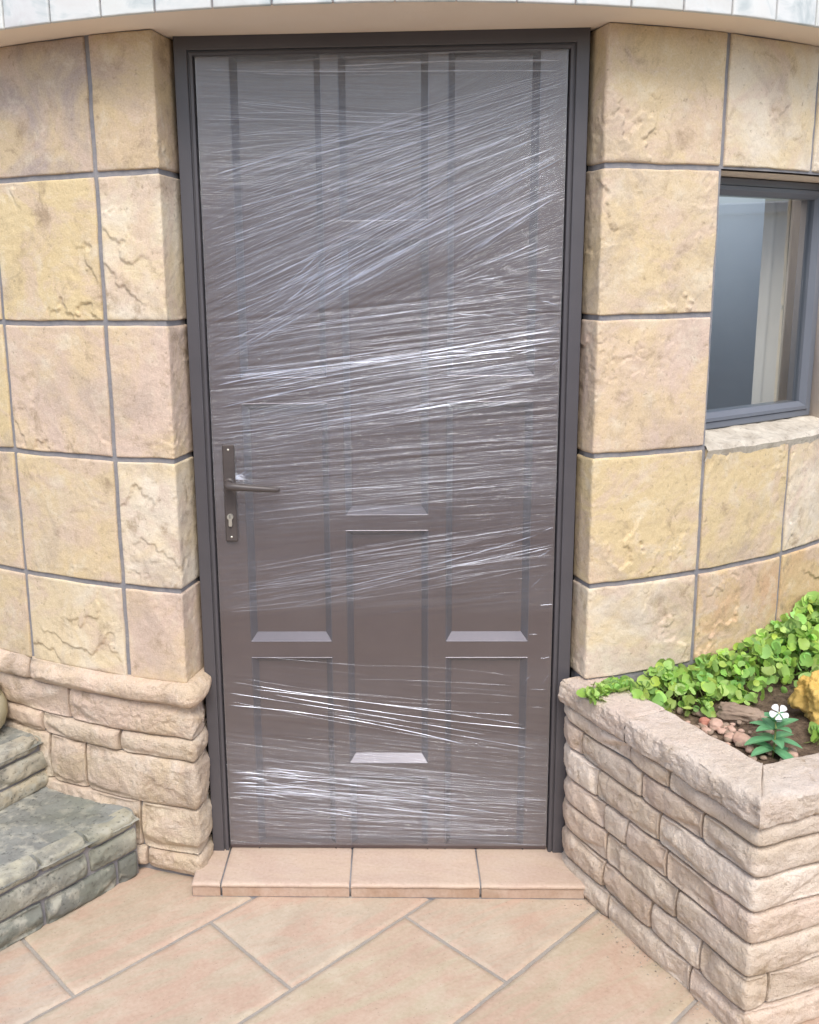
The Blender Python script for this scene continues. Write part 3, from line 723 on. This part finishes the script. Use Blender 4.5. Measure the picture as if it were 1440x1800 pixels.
# coping: top face and rough outer edge, mitred at the corner
mb = MB()
CW = .112
def cope(s0, s1, seed, tint):
    ss = np.concatenate([[s0, s0+.002], np.arange(s0+.006, s1-.005, .004), [s1-.002, s1]])
    # cross-section: (inward distance, z)
    zt, zb = ZE+.002, zc[0]+.003
    sec = [(.02, zb-.004), (-.006, zb), (-.011, zb+.005), (-.013, zb+.018), (-.012, zb+.034), (-.009, zt-.010), (-.003, zt-.0035), (.005, zt-.0005), *[(t, zt) for t in np.linspace(.010, CW-.008, 22)], (CW-.003, zt-.003), (CW, zt-.010), (CW, zt-.07)]
    sec = np.array(sec); rs = np.concatenate([[0], np.cumsum(np.linalg.norm(np.diff(sec, axis=0), axis=1))])
    rq = np.unique(np.concatenate([np.linspace(0, rs[-1], 75), rs])); sec = np.stack([np.interp(rq, rs, sec[:, i]) for i in (0, 1)], -1)
    S, K = np.meshgrid(ss, np.arange(len(sec)), indexing='ij')
    Dn = sec[K, 0]; Z = sec[K, 1].copy(); A = rq[K]
    n = fbm(np.stack([S*16, A*16, S*0+seed], -1), 4); n3 = fbm(np.stack([S*45, A*45, S*0+seed+4], -1), 3)
    face = 1-sstep(-.002, .012, Dn); top = 1-face
    out_ = face*(.005*n+.002*n3+.003*((fbm(np.stack([S*11, A*20, S*0+seed+8], -1), 3)*2) % 1))
    e = np.minimum(S-s0, s1-S); sink = .004*(1-sstep(0, .006, e))
    inner = sstep(CW-.02, CW, Dn)
    Dn = Dn-out_+inner*.004*n
    Z = Z+top*(.0022*n+.0006*n3)-sink*top
    # positions: offset inward along a mitred direction
    side = S < sC
    Pa = np.where(side[..., None], np.array([.4665, -.055])+(S[..., None])*(A1-np.array([.4665, -.055]))/sC, A1+(S[..., None]-sC)*np.array([.94, .36])/np.hypot(.94, .36))
    ta = (A1-np.array([.4665, -.055]))/sC; tb = np.array([.94, .36])/np.hypot(.94, .36)
    na = np.array([-ta[1], ta[0]]); nb = np.array([-tb[1], tb[0]])
    mitre = (na+nb)/np.linalg.norm(na+nb); mitre = mitre/(mitre@na)
    nin = np.where(side[..., None], na, nb)
    # stones touching the corner shear towards the mitre
    fr = np.clip(1-np.abs(S-sC)/.11, 0, 1)[..., None] if seed in (501, 502) else 0
    X = Pa+(nin*(1-fr)+mitre*fr)*Dn[..., None] if seed in (501, 502) else Pa+nin*Dn[..., None]
    mb.grid(np.concatenate([X, Z[..., None]], -1)[:, ::-1], 0, tint)
cope(-.03, .220, 500, (.58, .49, .43)); cope(.220, sC, 501, (.64, .56, .50)); cope(sC, sC+.36, 502, (.64, .56, .50)); cope(sC+.363, sC+.95, 503, (.62, .53, .46))
adopt(mb.build('coping', M['planterstone']), planter)
# soil
mb = MB(); X, Y = np.meshgrid(np.linspace(.47, 2.3, 150), np.linspace(-.56, 1.2, 150), indexing='ij')
ok = np.ones_like(X)
Z = .452+.008*fbm(np.stack([X*9, Y*9, X*0], -1), 4)
na = np.array([(-(A1-A0))[1]*-1, 0])
inA = ((X-.4665)*(.545)+(Y+.055)*(.2705))/.608 ; 
tb = np.array([.94, .36])/np.hypot(.94, .36); inB = (X-A1[0])*(-tb[1])+(Y-A1[1])*tb[0]
keep = (inA > .05) & (inB > .05) & ((np.hypot(X-CX, Y-CY)) > RW-.04)
ii = np.arange(X.size).reshape(X.shape)
fk = keep[:-1, :-1] & keep[1:, :-1] & keep[1:, 1:] & keep[:-1, 1:]
f = np.stack([ii[:-1, :-1][fk], ii[1:, :-1][fk], ii[1:, 1:][fk], ii[:-1, 1:][fk]], -1)
mb.add(np.stack([X, Y, Z], -1).reshape(-1, 3), f)
tag(mb.build('soil', M['soil']), kind='structure')

# ------------------------------------------------------------------ mossy steps on the left
stairs = empty('garden_steps', (-.9, 0, ZFLOOR)); tag(stairs, 'mossy grey stone steps climbing to the left beside the house wall', 'steps')
def stair(P0, P1, back, zt, zb, rows, jn, tint, seed, inner_tint):
    # P0->P1 front edge with the outward side to the right of travel; rows: z levels of riser courses
    P0 = np.array(P0); P1 = np.array(P1); d = (P1-P0)/np.linalg.norm(P1-P0); L = np.linalg.norm(P1-P0)
    path = Path([tuple(P0), tuple(P1)], .004); mb = MB(); q = seed
    for r_ in range(len(rows)-1):
        js = [0.002]+jn[r_]+[L-.004]; dp = .05 if r_ == 0 else .03
        for a, b in zip(js[:-1], js[1:]):
            q += 1
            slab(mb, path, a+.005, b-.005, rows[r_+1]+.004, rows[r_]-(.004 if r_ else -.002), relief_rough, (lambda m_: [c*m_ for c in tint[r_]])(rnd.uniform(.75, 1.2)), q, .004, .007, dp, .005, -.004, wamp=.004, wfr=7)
    fill(mb, path, .0, L-.004, zb-.02, zt-.012, -.014, 1)
    r = mb.build('riser', [M['moss'], M['mortar']]); adopt(r, stairs)
    mb = MB(); n = np.array([d[1], -d[0]])
    A, B = np.meshgrid(np.linspace(0, L, int(L/.005)), np.linspace(-.004, back, int(back/.005)), indexing='ij')
    nz = fbm(np.stack([A*12, B*12, A*0+seed], -1), 4)
    e = sstep(-.004, .012, B); Z = zt-.014*(1-sstep(.018, .040+.014*fbm(np.stack([A*18, B*0, A*0+seed], -1), 3), B))+.004*nz*e+.002*((fbm(np.stack([A*6, B*6, A*0+seed+2], -1), 3)*2) % 1)
    Bx = B-(1-e)*.004*nz
    X = P0[0]+d[0]*A-n[0]*Bx; Y = P0[1]+d[1]*A-n[1]*Bx
    V = np.stack([X, Y, Z], -1); mb.grid(V, 0, inner_tint)
    t = mb.build('tread', M['moss']); adopt(t, stairs)
GM = (.22, .225, .185)
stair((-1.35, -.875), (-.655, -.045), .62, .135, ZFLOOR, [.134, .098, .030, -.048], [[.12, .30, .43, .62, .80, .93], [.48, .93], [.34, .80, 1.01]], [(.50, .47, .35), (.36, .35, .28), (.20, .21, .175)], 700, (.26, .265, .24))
stair((-1.36, -.56), (-.895, .175), .7, .285, .135, [.286, .25, .185, .130], [[.20, .42, .60, .76], [.22, .60, .83], [.45]], [(.52, .46, .34), (.46, .41, .31), (.52, .45, .32)], 760, (.27, .275, .24))

# pot at the left edge on the upper step
pm = MB(); pr = [(0, .0), (.06, .0), (.066, .004), (.088, .03), (.098, .06), (.098, .085), (.088, .11), (.078, .122), (.082, .13), (.084, .138), (.078, .140), (.072, .134), (.07, .12), (.0, .115)]
an = np.linspace(0, 2*np.pi, 48, endpoint=False)
V = np.array([[(r*math.cos(t), r*math.sin(t), z) for r, z in pr] for t in an]); pm.grid(V, closeu=True)
po = pm.build('plant_pot', M['pot']); po.location = (-1.15, .10, .286); tag(po, 'round weathered pot standing on the upper mossy step', 'pot')

# ------------------------------------------------------------------ stretch film over the door
def door_xz(px, py, y=0.004):
    d = (px-PPX)/F_PX*RT+(PPY-py)/F_PX*UP+FW; t = (y-CAM[1])/d[1]; P = CAM+t*d; return P[0], P[2]
# bundles: (guide line 1, guide line 2, count, strength, half width range in mm, partial length range)
BN = [((350, 112, 985, 96), (350, 130, 985, 128), 9, .28, (.7, 2.2), (.3, .9)),
      ((350, 165, 760, 205), (352, 345, 800, 245), 120, .22, (.3, .9), (.25, .9)),
      ((360, 300, 1000, 120), (378, 650, 988, 300), 290, .25, (.25, .75), (.3, 1.0)), ((360, 300, 1000, 130), (378, 650, 988, 320), 56, .52, (.5, 1.0), (.5, 1.0)),
      ((500, 470, 990, 190), (380, 640, 760, 420), 26, .34, (.5, 1.1), (.3, .9)),
      ((440, 540, 570, 440), (560, 535, 680, 460), 26, 1.0, (.5, 1.0), (.2, .6)),
      ((700, 440, 985, 320), (800, 470, 985, 350), 30, .28, (.6, 2.0), (.3, 1.)),
      ((790, 480, 980, 385), (760, 520, 985, 480), 46, .35, (.4, 1.3), (.1, .5)),
      ((380, 570, 985, 490), (386, 805, 978, 700), 120, .28, (.3, .8), (.3, 1.0)),
      ((380, 650, 985, 560), (386, 790, 978, 690), 26, 1.15, (.4, .95), (.4, 1.0)),
      ((390, 800, 980, 765), (392, 930, 978, 870), 60, .16, (.3, 1.0), (.2, .8)),
      ((400, 1000, 972, 905), (402, 1080, 972, 990), 70, .22, (.3, .9), (.25, .9)),
      ((400, 1085, 975, 925), (400, 1100, 975, 975), 4, .50, (.6, 1.0), (.6, .9)),
      ((405, 1190, 900, 1238), (405, 1240, 960, 1345), 8, .95, (.6, 1.0), (.6, .98)),
      ((405, 1150, 900, 1180), (405, 1330, 960, 1400), 30, .22, (.3, .8), (.15, .6)),
      ((405, 1325, 965, 1370), (405, 1470, 965, 1482), 130, .26, (.3, .8), (.25, .95)),
      ((405, 1340, 800, 1385), (405, 1405, 960, 1478), 34, .75, (.5, 1.1), (.2, .8)),
      ((405, 1345, 560, 1360), (405, 1400, 600, 1410), 30, .6, (.8, 2.0), (.2, .6))]
wrap = empty('plastic_wrap', (0, 0, .016)); tag(wrap, 'wrinkled clear stretch film wrapped tight over the brown door', 'plastic wrap')
rf = np.random.RandomState(5)
# taut sheet with real creases
nx, nz = 210, 1000
xs = np.linspace(-.4255, .4255, nx); zs = np.linspace(.0175, 2.0155, nz)
X, Z = np.meshgrid(xs, zs, indexing='ij')
def fan(X, Z, ang, amp, fh, fl, seed):
    c, s_ = math.cos(ang), math.sin(ang); u = X*c+Z*s_; v = -X*s_+Z*c
    return amp*fbm(np.stack([u*fl, v*fh, u*0+seed], -1), 2, 2.1, .5)
def band(Z, a, b, e=.06): return sstep(a-e, a+e, Z)*(1-sstep(b-e, b+e, Z))
Hh = fan(X, Z, R_(-3), .0016, 63, 0.99, 1)*band(Z, 1.62, 1.98)*(1-sstep(-.05, .2, X))
zc_ = 1.62+.42*(X-.1)
Hh += fan(X, Z, R_(24), .0021, 69, 0.72, 2)*np.exp(-((Z-zc_)/.24)**2)
Hh += fan(X, Z, R_(5), .0022, 69, 0.59, 3)*band(Z, 1.05, 1.48)
Hh += fan(X, Z, R_(2), .0012, 57, 0.81, 4)*band(Z, .84, 1.08)
Hh += fan(X, Z, R_(9), .0013, 63, 0.81, 5)*band(Z, .66, .86)
Hh += fan(X, Z, R_(-7), .0012, 51, 0.68, 6)*band(Z, .35, .52)
Hh += fan(X, Z, R_(-7), .0024, 69, 0.81, 7)*band(Z, .03, .33)
cr = np.exp(-((X-.28)/.12)**2-((Z-1.46-.3*(X-.28))/.09)**2)
nn = fbm(np.stack([X*14, Z*22, X*0], -1), 3); Hh += .006*np.abs(nn)*cr
edge = np.clip(np.minimum(X+.4255, .4255-X)/.02, 0, 1); Hh *= edge
pk = np.exp(-((X+.385)/.02)**2)*band(Z, .87, 1.11, .01)
YF = .0035-np.clip(Hh, -.004, .007)-.001*pk
onp = (X > -.412) & (X < -.358) & (Z > .855) & (Z < 1.128); YF = np.where(onp, np.maximum(YF, .0035), YF)
mb = MB(); mb.grid(np.stack([X, YF, Z], -1))
adopt(mb.build('film_sheet', M['film']), wrap)
def filmY(x, z):
    i = np.clip(np.round((x-xs[0])/(xs[1]-xs[0])).astype(int), 0, nx-1); j = np.clip(np.round((z-zs[0])/(zs[1]-zs[0])).astype(int), 0, nz-1); return YF[i, j]
mb = MB()
for g1, g2, cnt, st, wr, lr in BN:
    for q in range(cnt):
        t = (q+rf.rand())/cnt if cnt != 8 else q/7+rf.normal()*.02; a = np.array(g1)*(1-t)+np.array(g2)*t
        ln = rf.uniform(*lr); s_ = rf.uniform(0, 1-ln) if rf.rand() < .7 else (0 if rf.rand() < .5 else 1-ln); e_ = s_+ln
        pa = np.array(door_xz(a[0]+(a[2]-a[0])*s_, a[1]+(a[3]-a[1])*s_)); pb = np.array(door_xz(a[0]+(a[2]-a[0])*e_, a[1]+(a[3]-a[1])*e_))
        pb[1] += rf.normal()*.006; L = np.linalg.norm(pb-pa); n = max(6, int(L/.012))
        tt = np.linspace(0, 1, n); P = pa+(pb-pa)*tt[:, None]
        P[:, 1] += -4*tt*(1-tt)*rf.normal()*.006*L/.5 + .0005*perlin(np.stack([tt*L*6, tt*0+q*.37+cnt, tt*0], -1))
        ww = rf.uniform(*wr)*.00115*np.clip(.65+.7*perlin(np.stack([tt*L*22, tt*0+q*1.7, tt*0+cnt*.7], -1)), .12, 1.6)*np.minimum(1, np.minimum(tt, 1-tt)*n/3+.05)
        op = np.clip(st*.85*(.18+1.6*rf.rand()**1.7)*(1+.9*perlin(np.stack([tt*L*9, tt*0+q*2.3, tt*0+5+cnt], -1))), .03, .97)
        P[:, 0] = np.clip(P[:, 0], -.425, .425); P[:, 1] = np.clip(P[:, 1], .019, 2.014)
        y = filmY(P[:, 0], P[:, 1])
        d = (pb-pa)/L; nrm = np.array([-d[1], d[0]])
        prs = [(-1, 0.0006), (-.6, -.55), (0, -.85), (.6, -.55), (1, .0006)]
        V = np.stack([np.stack([P[:, 0]+nrm[0]*ww*k1, y-.0011+k2*ww*.6, P[:, 1]+nrm[1]*ww*k1], -1) for k1, k2 in prs], 1)
        C = np.repeat(np.stack([op, op, op], -1)[:, None], 5, 1)
        mb.grid(V, 0, C)
# loose crumples: round the lever, at the right edge
for q in range(70):
    if q < 26: c0 = np.array([-.365+rf.normal()*.012, 1.024+abs(rf.normal())*.010]); L = rf.uniform(.008, .04)
    elif q < 55: c0 = np.array([rf.uniform(.14, .42), 1.40+rf.normal()*.045]); L = rf.uniform(.015, .06)
    else: c0 = np.array([rf.uniform(.36, .42), rf.uniform(.3, 1.2)]); L = rf.uniform(.01, .04)
    an_ = rf.uniform(-.3, 1.0); n = 8; tt = np.linspace(-.5, .5, n)
    x = c0[0]+math.cos(an_)*L*tt+.002*perlin(np.stack([tt*4, tt*0+q, tt*0], -1)); z = c0[1]+math.sin(an_)*L*tt+.004*perlin(np.stack([tt*4, tt*0+q+40, tt*0], -1))
    x = np.clip(x, -.425, .425); ww = rf.uniform(.4, 1.1)*.001*(1-(2*tt)**2*.8); y = filmY(x, z)-.0012
    V = np.stack([np.stack([x, y+abs(k1)*.0006, z+k1*ww], -1) for k1 in (-1, -.4, .4, 1)], 1); mb.grid(V, 0, (rf.uniform(.2, .8),)*3)
fo = mb.build('film_crease', M['fold']); adopt(fo, wrap); tag(fo, kind='stuff')

# ------------------------------------------------------------------ planting
def leaf_disc(mb, c, nrm, r, tint, rs, notch=True):
    nrm = nrm/np.linalg.norm(nrm); a = np.cross(nrm, rs.normal(size=3)); a /= np.linalg.norm(a); b = np.cross(nrm, a)
    n = 11; an = np.linspace(0, 2*np.pi, n, endpoint=False)
    rr = r*(1+.05*np.cos(an*3+rs.rand()*6)); rr[0] *= .72 if notch else 1
    cup = rs.uniform(.05, .28)*r
    ring = c+np.cos(an)[:, None]*a*rr[:, None]+np.sin(an)[:, None]*b*rr[:, None]+nrm*cup+nrm*(.12*r*rs.normal(size=n))[:, None]*.6
    mid = c+.5*(np.cos(an)[:, None]*a*rr[:, None]+np.sin(an)[:, None]*b*rr[:, None])+nrm*cup*.15
    v = np.vstack([c[None], mid, ring])
    f = [[0, 1+i, 1+(i+1) % n, 0] for i in range(n)]+[[1+i, 1+n+i, 1+n+(i+1) % n, 1+(i+1) % n] for i in range(n)]
    mb.add(v, f, 0, tint)
def creeper(name, label, pts, n, rmin, rmax, seed, lift=.03):
    # pts: (x, y, ztop, spread_along, spread_front, weight)
    rs = np.random.RandomState(seed); lm = MB(); sm = MB(); wts = np.array([p[5] for p in pts], float); wts /= wts.sum()
    for q in range(n):
        p = pts[rs.choice(len(pts), p=wts)]
        x = p[0]+rs.normal()*p[3]; y = p[1]+rs.normal()*p[4]; zb = .455 if (x-.4665)*.545+(y+.055)*.2705 > .068 else .512
        # keep in front of the wall
        dd = math.hypot(x-CX, y-CY)
        if dd < RW+.014: k2 = (RW+.016+abs(rs.normal())*.012)/dd; x = CX+(x-CX)*k2; y = CY+(y-CY)*k2
        ex = math.exp(-((x-p[0])**2/(2*(p[3]*1.3)**2)+(y-p[1])**2/(2*(p[4]*1.5)**2)))
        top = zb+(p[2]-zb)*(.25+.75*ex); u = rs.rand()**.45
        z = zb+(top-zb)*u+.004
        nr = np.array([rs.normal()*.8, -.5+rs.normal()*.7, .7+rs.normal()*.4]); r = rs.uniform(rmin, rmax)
        g = rs.uniform(.45, 1.25)*(.6+.5*u); yel = rs.uniform(.7, 1.2)  # leaves lower in the clump tinted darker, shade put into the colour
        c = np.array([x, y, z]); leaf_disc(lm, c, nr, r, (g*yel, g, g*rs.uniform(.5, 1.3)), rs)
        if q % 2 == 0:
            b = np.array([x+rs.normal()*.012, y+abs(rs.normal())*.01, max(zb-.005, z-rs.uniform(.02, .05))]); sm.tube([b, (b+c)/2+rs.normal(size=3)*.003, c], [.0011, .001, .0008], 5)
    rt = empty(name, (pts[0][0], pts[0][1], .455)); tag(rt, label, 'plant')
    adopt(lm.build('foliage', M['leaf']), rt); tag(adopt(sm.build('stems', M['stem']), rt), kind='stuff')
creeper('creeping_plant', 'round leaved lime green creeper spreading low along the wall', [(.505, -.14, .518, .012, .010, .5), (.530, -.11, .520, .014, .010, .8), (.56, -.085, .522, .014, .012, .8), (.60, -.085, .522, .020, .016, 1.3), (.655, -.14, .520, .02, .014, .7), (.655, -.04, .505, .02, .018, 1), (.71, -.02, .545, .03, .03, 3.0), (.78, -.03, .535, .04, .035, 3), (.84, .02, .55, .035, .035, 3), (.90, .03, .56, .04, .04, 3.2), (.76, -.11, .485, .03, .02, 1.0), (.96, .07, .57, .04, .04, 2.5), (.86, -.05, .50, .035, .02, 1.2)], 680, .0065, .0165, 3)
creeper('leafy_plant', 'taller mound of round green leaves behind the yellow rock', [(1.02, .14, .57, .03, .04, 1.0), (1.10, .17, .60, .04, .05, 3), (1.20, .25, .63, .05, .06, 4), (1.35, .34, .65, .07, .07, 3), (1.16, .08, .55, .05, .04, 1.5)], 760, .0075, .020, 4)
creeper('leafy_seedling', 'small round leaved sprig between yellow rock and coping', [(1.02, -.245, .475, .022, .018, 2), (1.07, -.24, .49, .03, .02, 2)], 60, .011, .018, 6)

# white flowered plant
vin = empty('flowering_plant', (.868, -.325, .455)); tag(vin, 'small plant with bluish green leaves and one white flower', 'plant')
rs = np.random.RandomState(9)
base = np.array([.868, -.325, .452]); tip = np.array([.876, -.300, .540])
sm = MB(); st_ = np.array([base, base+[.003, .004, .035], (base+tip)/2+[.003, 0, .02], tip]); sm.tube(st_, [.0022, .002, .0018, .0012], 7); 
adopt(sm.build('stem', M['stem']), vin)
def long_leaf(c, az, el, L, W_, tint):
    mb = MB(); n = 12; t = np.linspace(0, 1, n); d = np.array([math.cos(az)*math.cos(el), math.sin(az)*math.cos(el), math.sin(el)])
    sdv = np.array([-math.sin(az), math.cos(az), 0.]); upv = np.cross(d, sdv); 
    if upv[2] < 0: upv = -upv
    ctr = c+d*(L*t)[:, None]+np.array([0, 0, -1.])*(L*.28*t**2)[:, None]
    wd = W_*np.sin(np.pi*np.clip(t*.93+.05, 0, 1))**.75
    V = np.stack([ctr+sdv*(wd*k)[:, None]+upv*(abs(k)*.28*wd)[:, None] for k in (-1, -.5, 0, .5, 1)], 1); 
    col = np.tile(np.array(tint), (n, 5, 1)); col[:, 2] = np.array(tint)*1.35
    mb.grid(V, 0, col); return adopt(mb.build('leaf', M['vleaf']), vin)
for i, (h, n, L, el) in enumerate([(.018, 5, .056, .10), (.040, 5, .060, .22), (.062, 5, .052, .38), (.080, 4, .034, .75)]):
    for j in range(n):
        az = j*2*math.pi/n+i*.7+rs.normal()*.15; g = rs.uniform(.8, 1.15)
        long_leaf(base+(tip-base)*(h/.088)*.95, az, el+rs.normal()*.12, L*rs.uniform(.95, 1.35), .0128*rs.uniform(.9, 1.15), (g, g, g))
fc = tip+np.array([.006, -.006, .010]); fl_n = np.array([-.25, -.75, .55]); fl_n /= np.linalg.norm(fl_n)
fa = np.cross(fl_n, [0, 0, 1.]); fa /= np.linalg.norm(fa); fb = np.cross(fl_n, fa)
for j in range(5):
    mb = MB(); an_ = j*2*math.pi/5+.3; d = math.cos(an_)*fa+math.sin(an_)*fb; e = -math.sin(an_)*fa+math.cos(an_)*fb
    t = np.linspace(0, 1, 8); wd = .0104*(t**.8)*np.sqrt(np.clip(1-(t-.62)**2/.16, .08, 1)); L = .0205
    V = np.stack([fc+d*(L*t)[:, None]+e*(wd*k_)[:, None]+fl_n*(.002*t*t-.001*abs(k_)*t)[:, None] for k_ in (-1, -.4, .4, 1)], 1); mb.grid(V); adopt(mb.build('petal', M['petal']), vin)
mb = MB(); mb.tube([fc-fl_n*.001, fc+fl_n*.002], [.002, .0014], 8); adopt(mb.build('flower_eye', M['flowereye']), vin)

# stones
def rock(name, c, size, mat, seed, label, cat, group=None, rough=.25, rotz=0., flat=.0, nres=40):
    th = np.linspace(0, np.pi, nres); ph_ = np.linspace(0, 2*np.pi, nres*2, endpoint=False)
    Pm, T_ = np.meshgrid(ph_, th, indexing='ij')
    D = np.stack([np.sin(T_)*np.cos(Pm), np.sin(T_)*np.sin(Pm), np.cos(T_)], -1)
    n = fbm(D*1.1+seed*7.7, 4, 2.1, .55); r = 1+rough*n
    sq = np.sign(D)*np.abs(D)**.8
    V = sq*r[..., None]*np.array(size); 
    rot = np.array([[math.cos(rotz), -math.sin(rotz), 0], [math.sin(rotz), math.cos(rotz), 0], [0, 0, 1]])
    V = V@rot.T; mb = MB(); mb.grid(V[:, ::-1], closeu=True); o = mb.build(name, mat); o.location = c; tag(o, label, cat, group); return o
rock('rock', (1.055, -.135, .508), (.058, .05, .062), M['yellowrock'], 1.3, 'ochre yellow rock standing among the creeper leaves', 'rock', rough=.42, nres=70)
rock('rock', (.862, -.140, .468), (.052, .024, .022), M['brownrock'], 2.1, 'flat brown stone lying behind the pebbles under the creeper', 'rock', rough=.35, rotz=-.45)
rs = np.random.RandomState(21)
spec = [(.764, -.175, .013, 'redrock', 'small red pebble beside the pink one next to the coping'), (.783, -.195, .017, 'pinkrock', 'oval pink pebble touching the red pebble'), (.818, -.275, .019, 'pinkrock', 'larger rounded pink pebble halfway to the flower plant')]
for i, (x, y, r, mt, lb) in enumerate(spec):
    rock('pebble', (x, y, .458+r*.5), (r*1.15, r*.85, r*.75), M[mt], 5+i, lb, 'pebble', rough=.15, rotz=rs.rand()*3, nres=20)
mb = MB(); rg = np.random.RandomState(77)
for i in range(170):
    t = rg.rand()*1.05; p = np.array([.4665, -.055])*(1-t)+A1*t; na_ = np.array([-.890, -.441]); d = .004+abs(rg.normal())*.018*(1 if rg.rand() < .8 else 2.5); p = p+na_*d
    if i > 120: p = np.array([rg.uniform(-.62, .6), -.146-abs(rg.normal())*.012])
    r = rg.uniform(.0008, .0032)*(1 if i < 120 else .6)
    if p[1] > -.15 and abs(p[0]) < .51: continue
    v = np.array([(1, 0, 0), (0, 1, 0), (-1, 0, 0), (0, -1, 0), (0, 0, .8), (0, 0, -.8)])*r*rg.uniform(.6, 1.3, (6, 1))+[p[0], p[1], ZFLOOR+r*.4]
    g = rg.uniform(.3, 1.1); mb.add(v, [[0, 1, 4, 0], [1, 2, 4, 1], [2, 3, 4, 2], [3, 0, 4, 3], [1, 0, 5, 1], [2, 1, 5, 2], [3, 2, 5, 3], [0, 3, 5, 0]], 0, (.5*g, .46*g, .4*g))
tag(mb.build('grit', M['planterstone']), 'loose crumbs of mortar on the paving along the planter foot', 'grit', kind='stuff')
for i in range(75):
    t = rs.rand(); x = .745+.15*t+rs.normal()*.022; y = -.15-.20*t+rs.normal()*.04
    if ((x-.4665)*.545+(y+.055)*.2705)/.608 < .118 or ((x-A1[0])*(-tb[1])+(y-A1[1])*tb[0]) < .125: continue
    r = rs.uniform(.005, .011)
    rock('pebble', (x, y, .458+r*.4), (r*1.2, r*.9, r*.7), M[['brownrock', 'pinkrock', 'brownrock'][i % 3]], 20+i, 'tiny pinkish pebble on the soil around the white flower plant' if i % 3 == 1 else 'tiny brown pebble on the soil around the white flower plant', 'pebble', 'pinkish pebbles on the planter soil' if i % 3 == 1 else 'brown pebbles on the planter soil', .2, rs.rand()*3, nres=10)
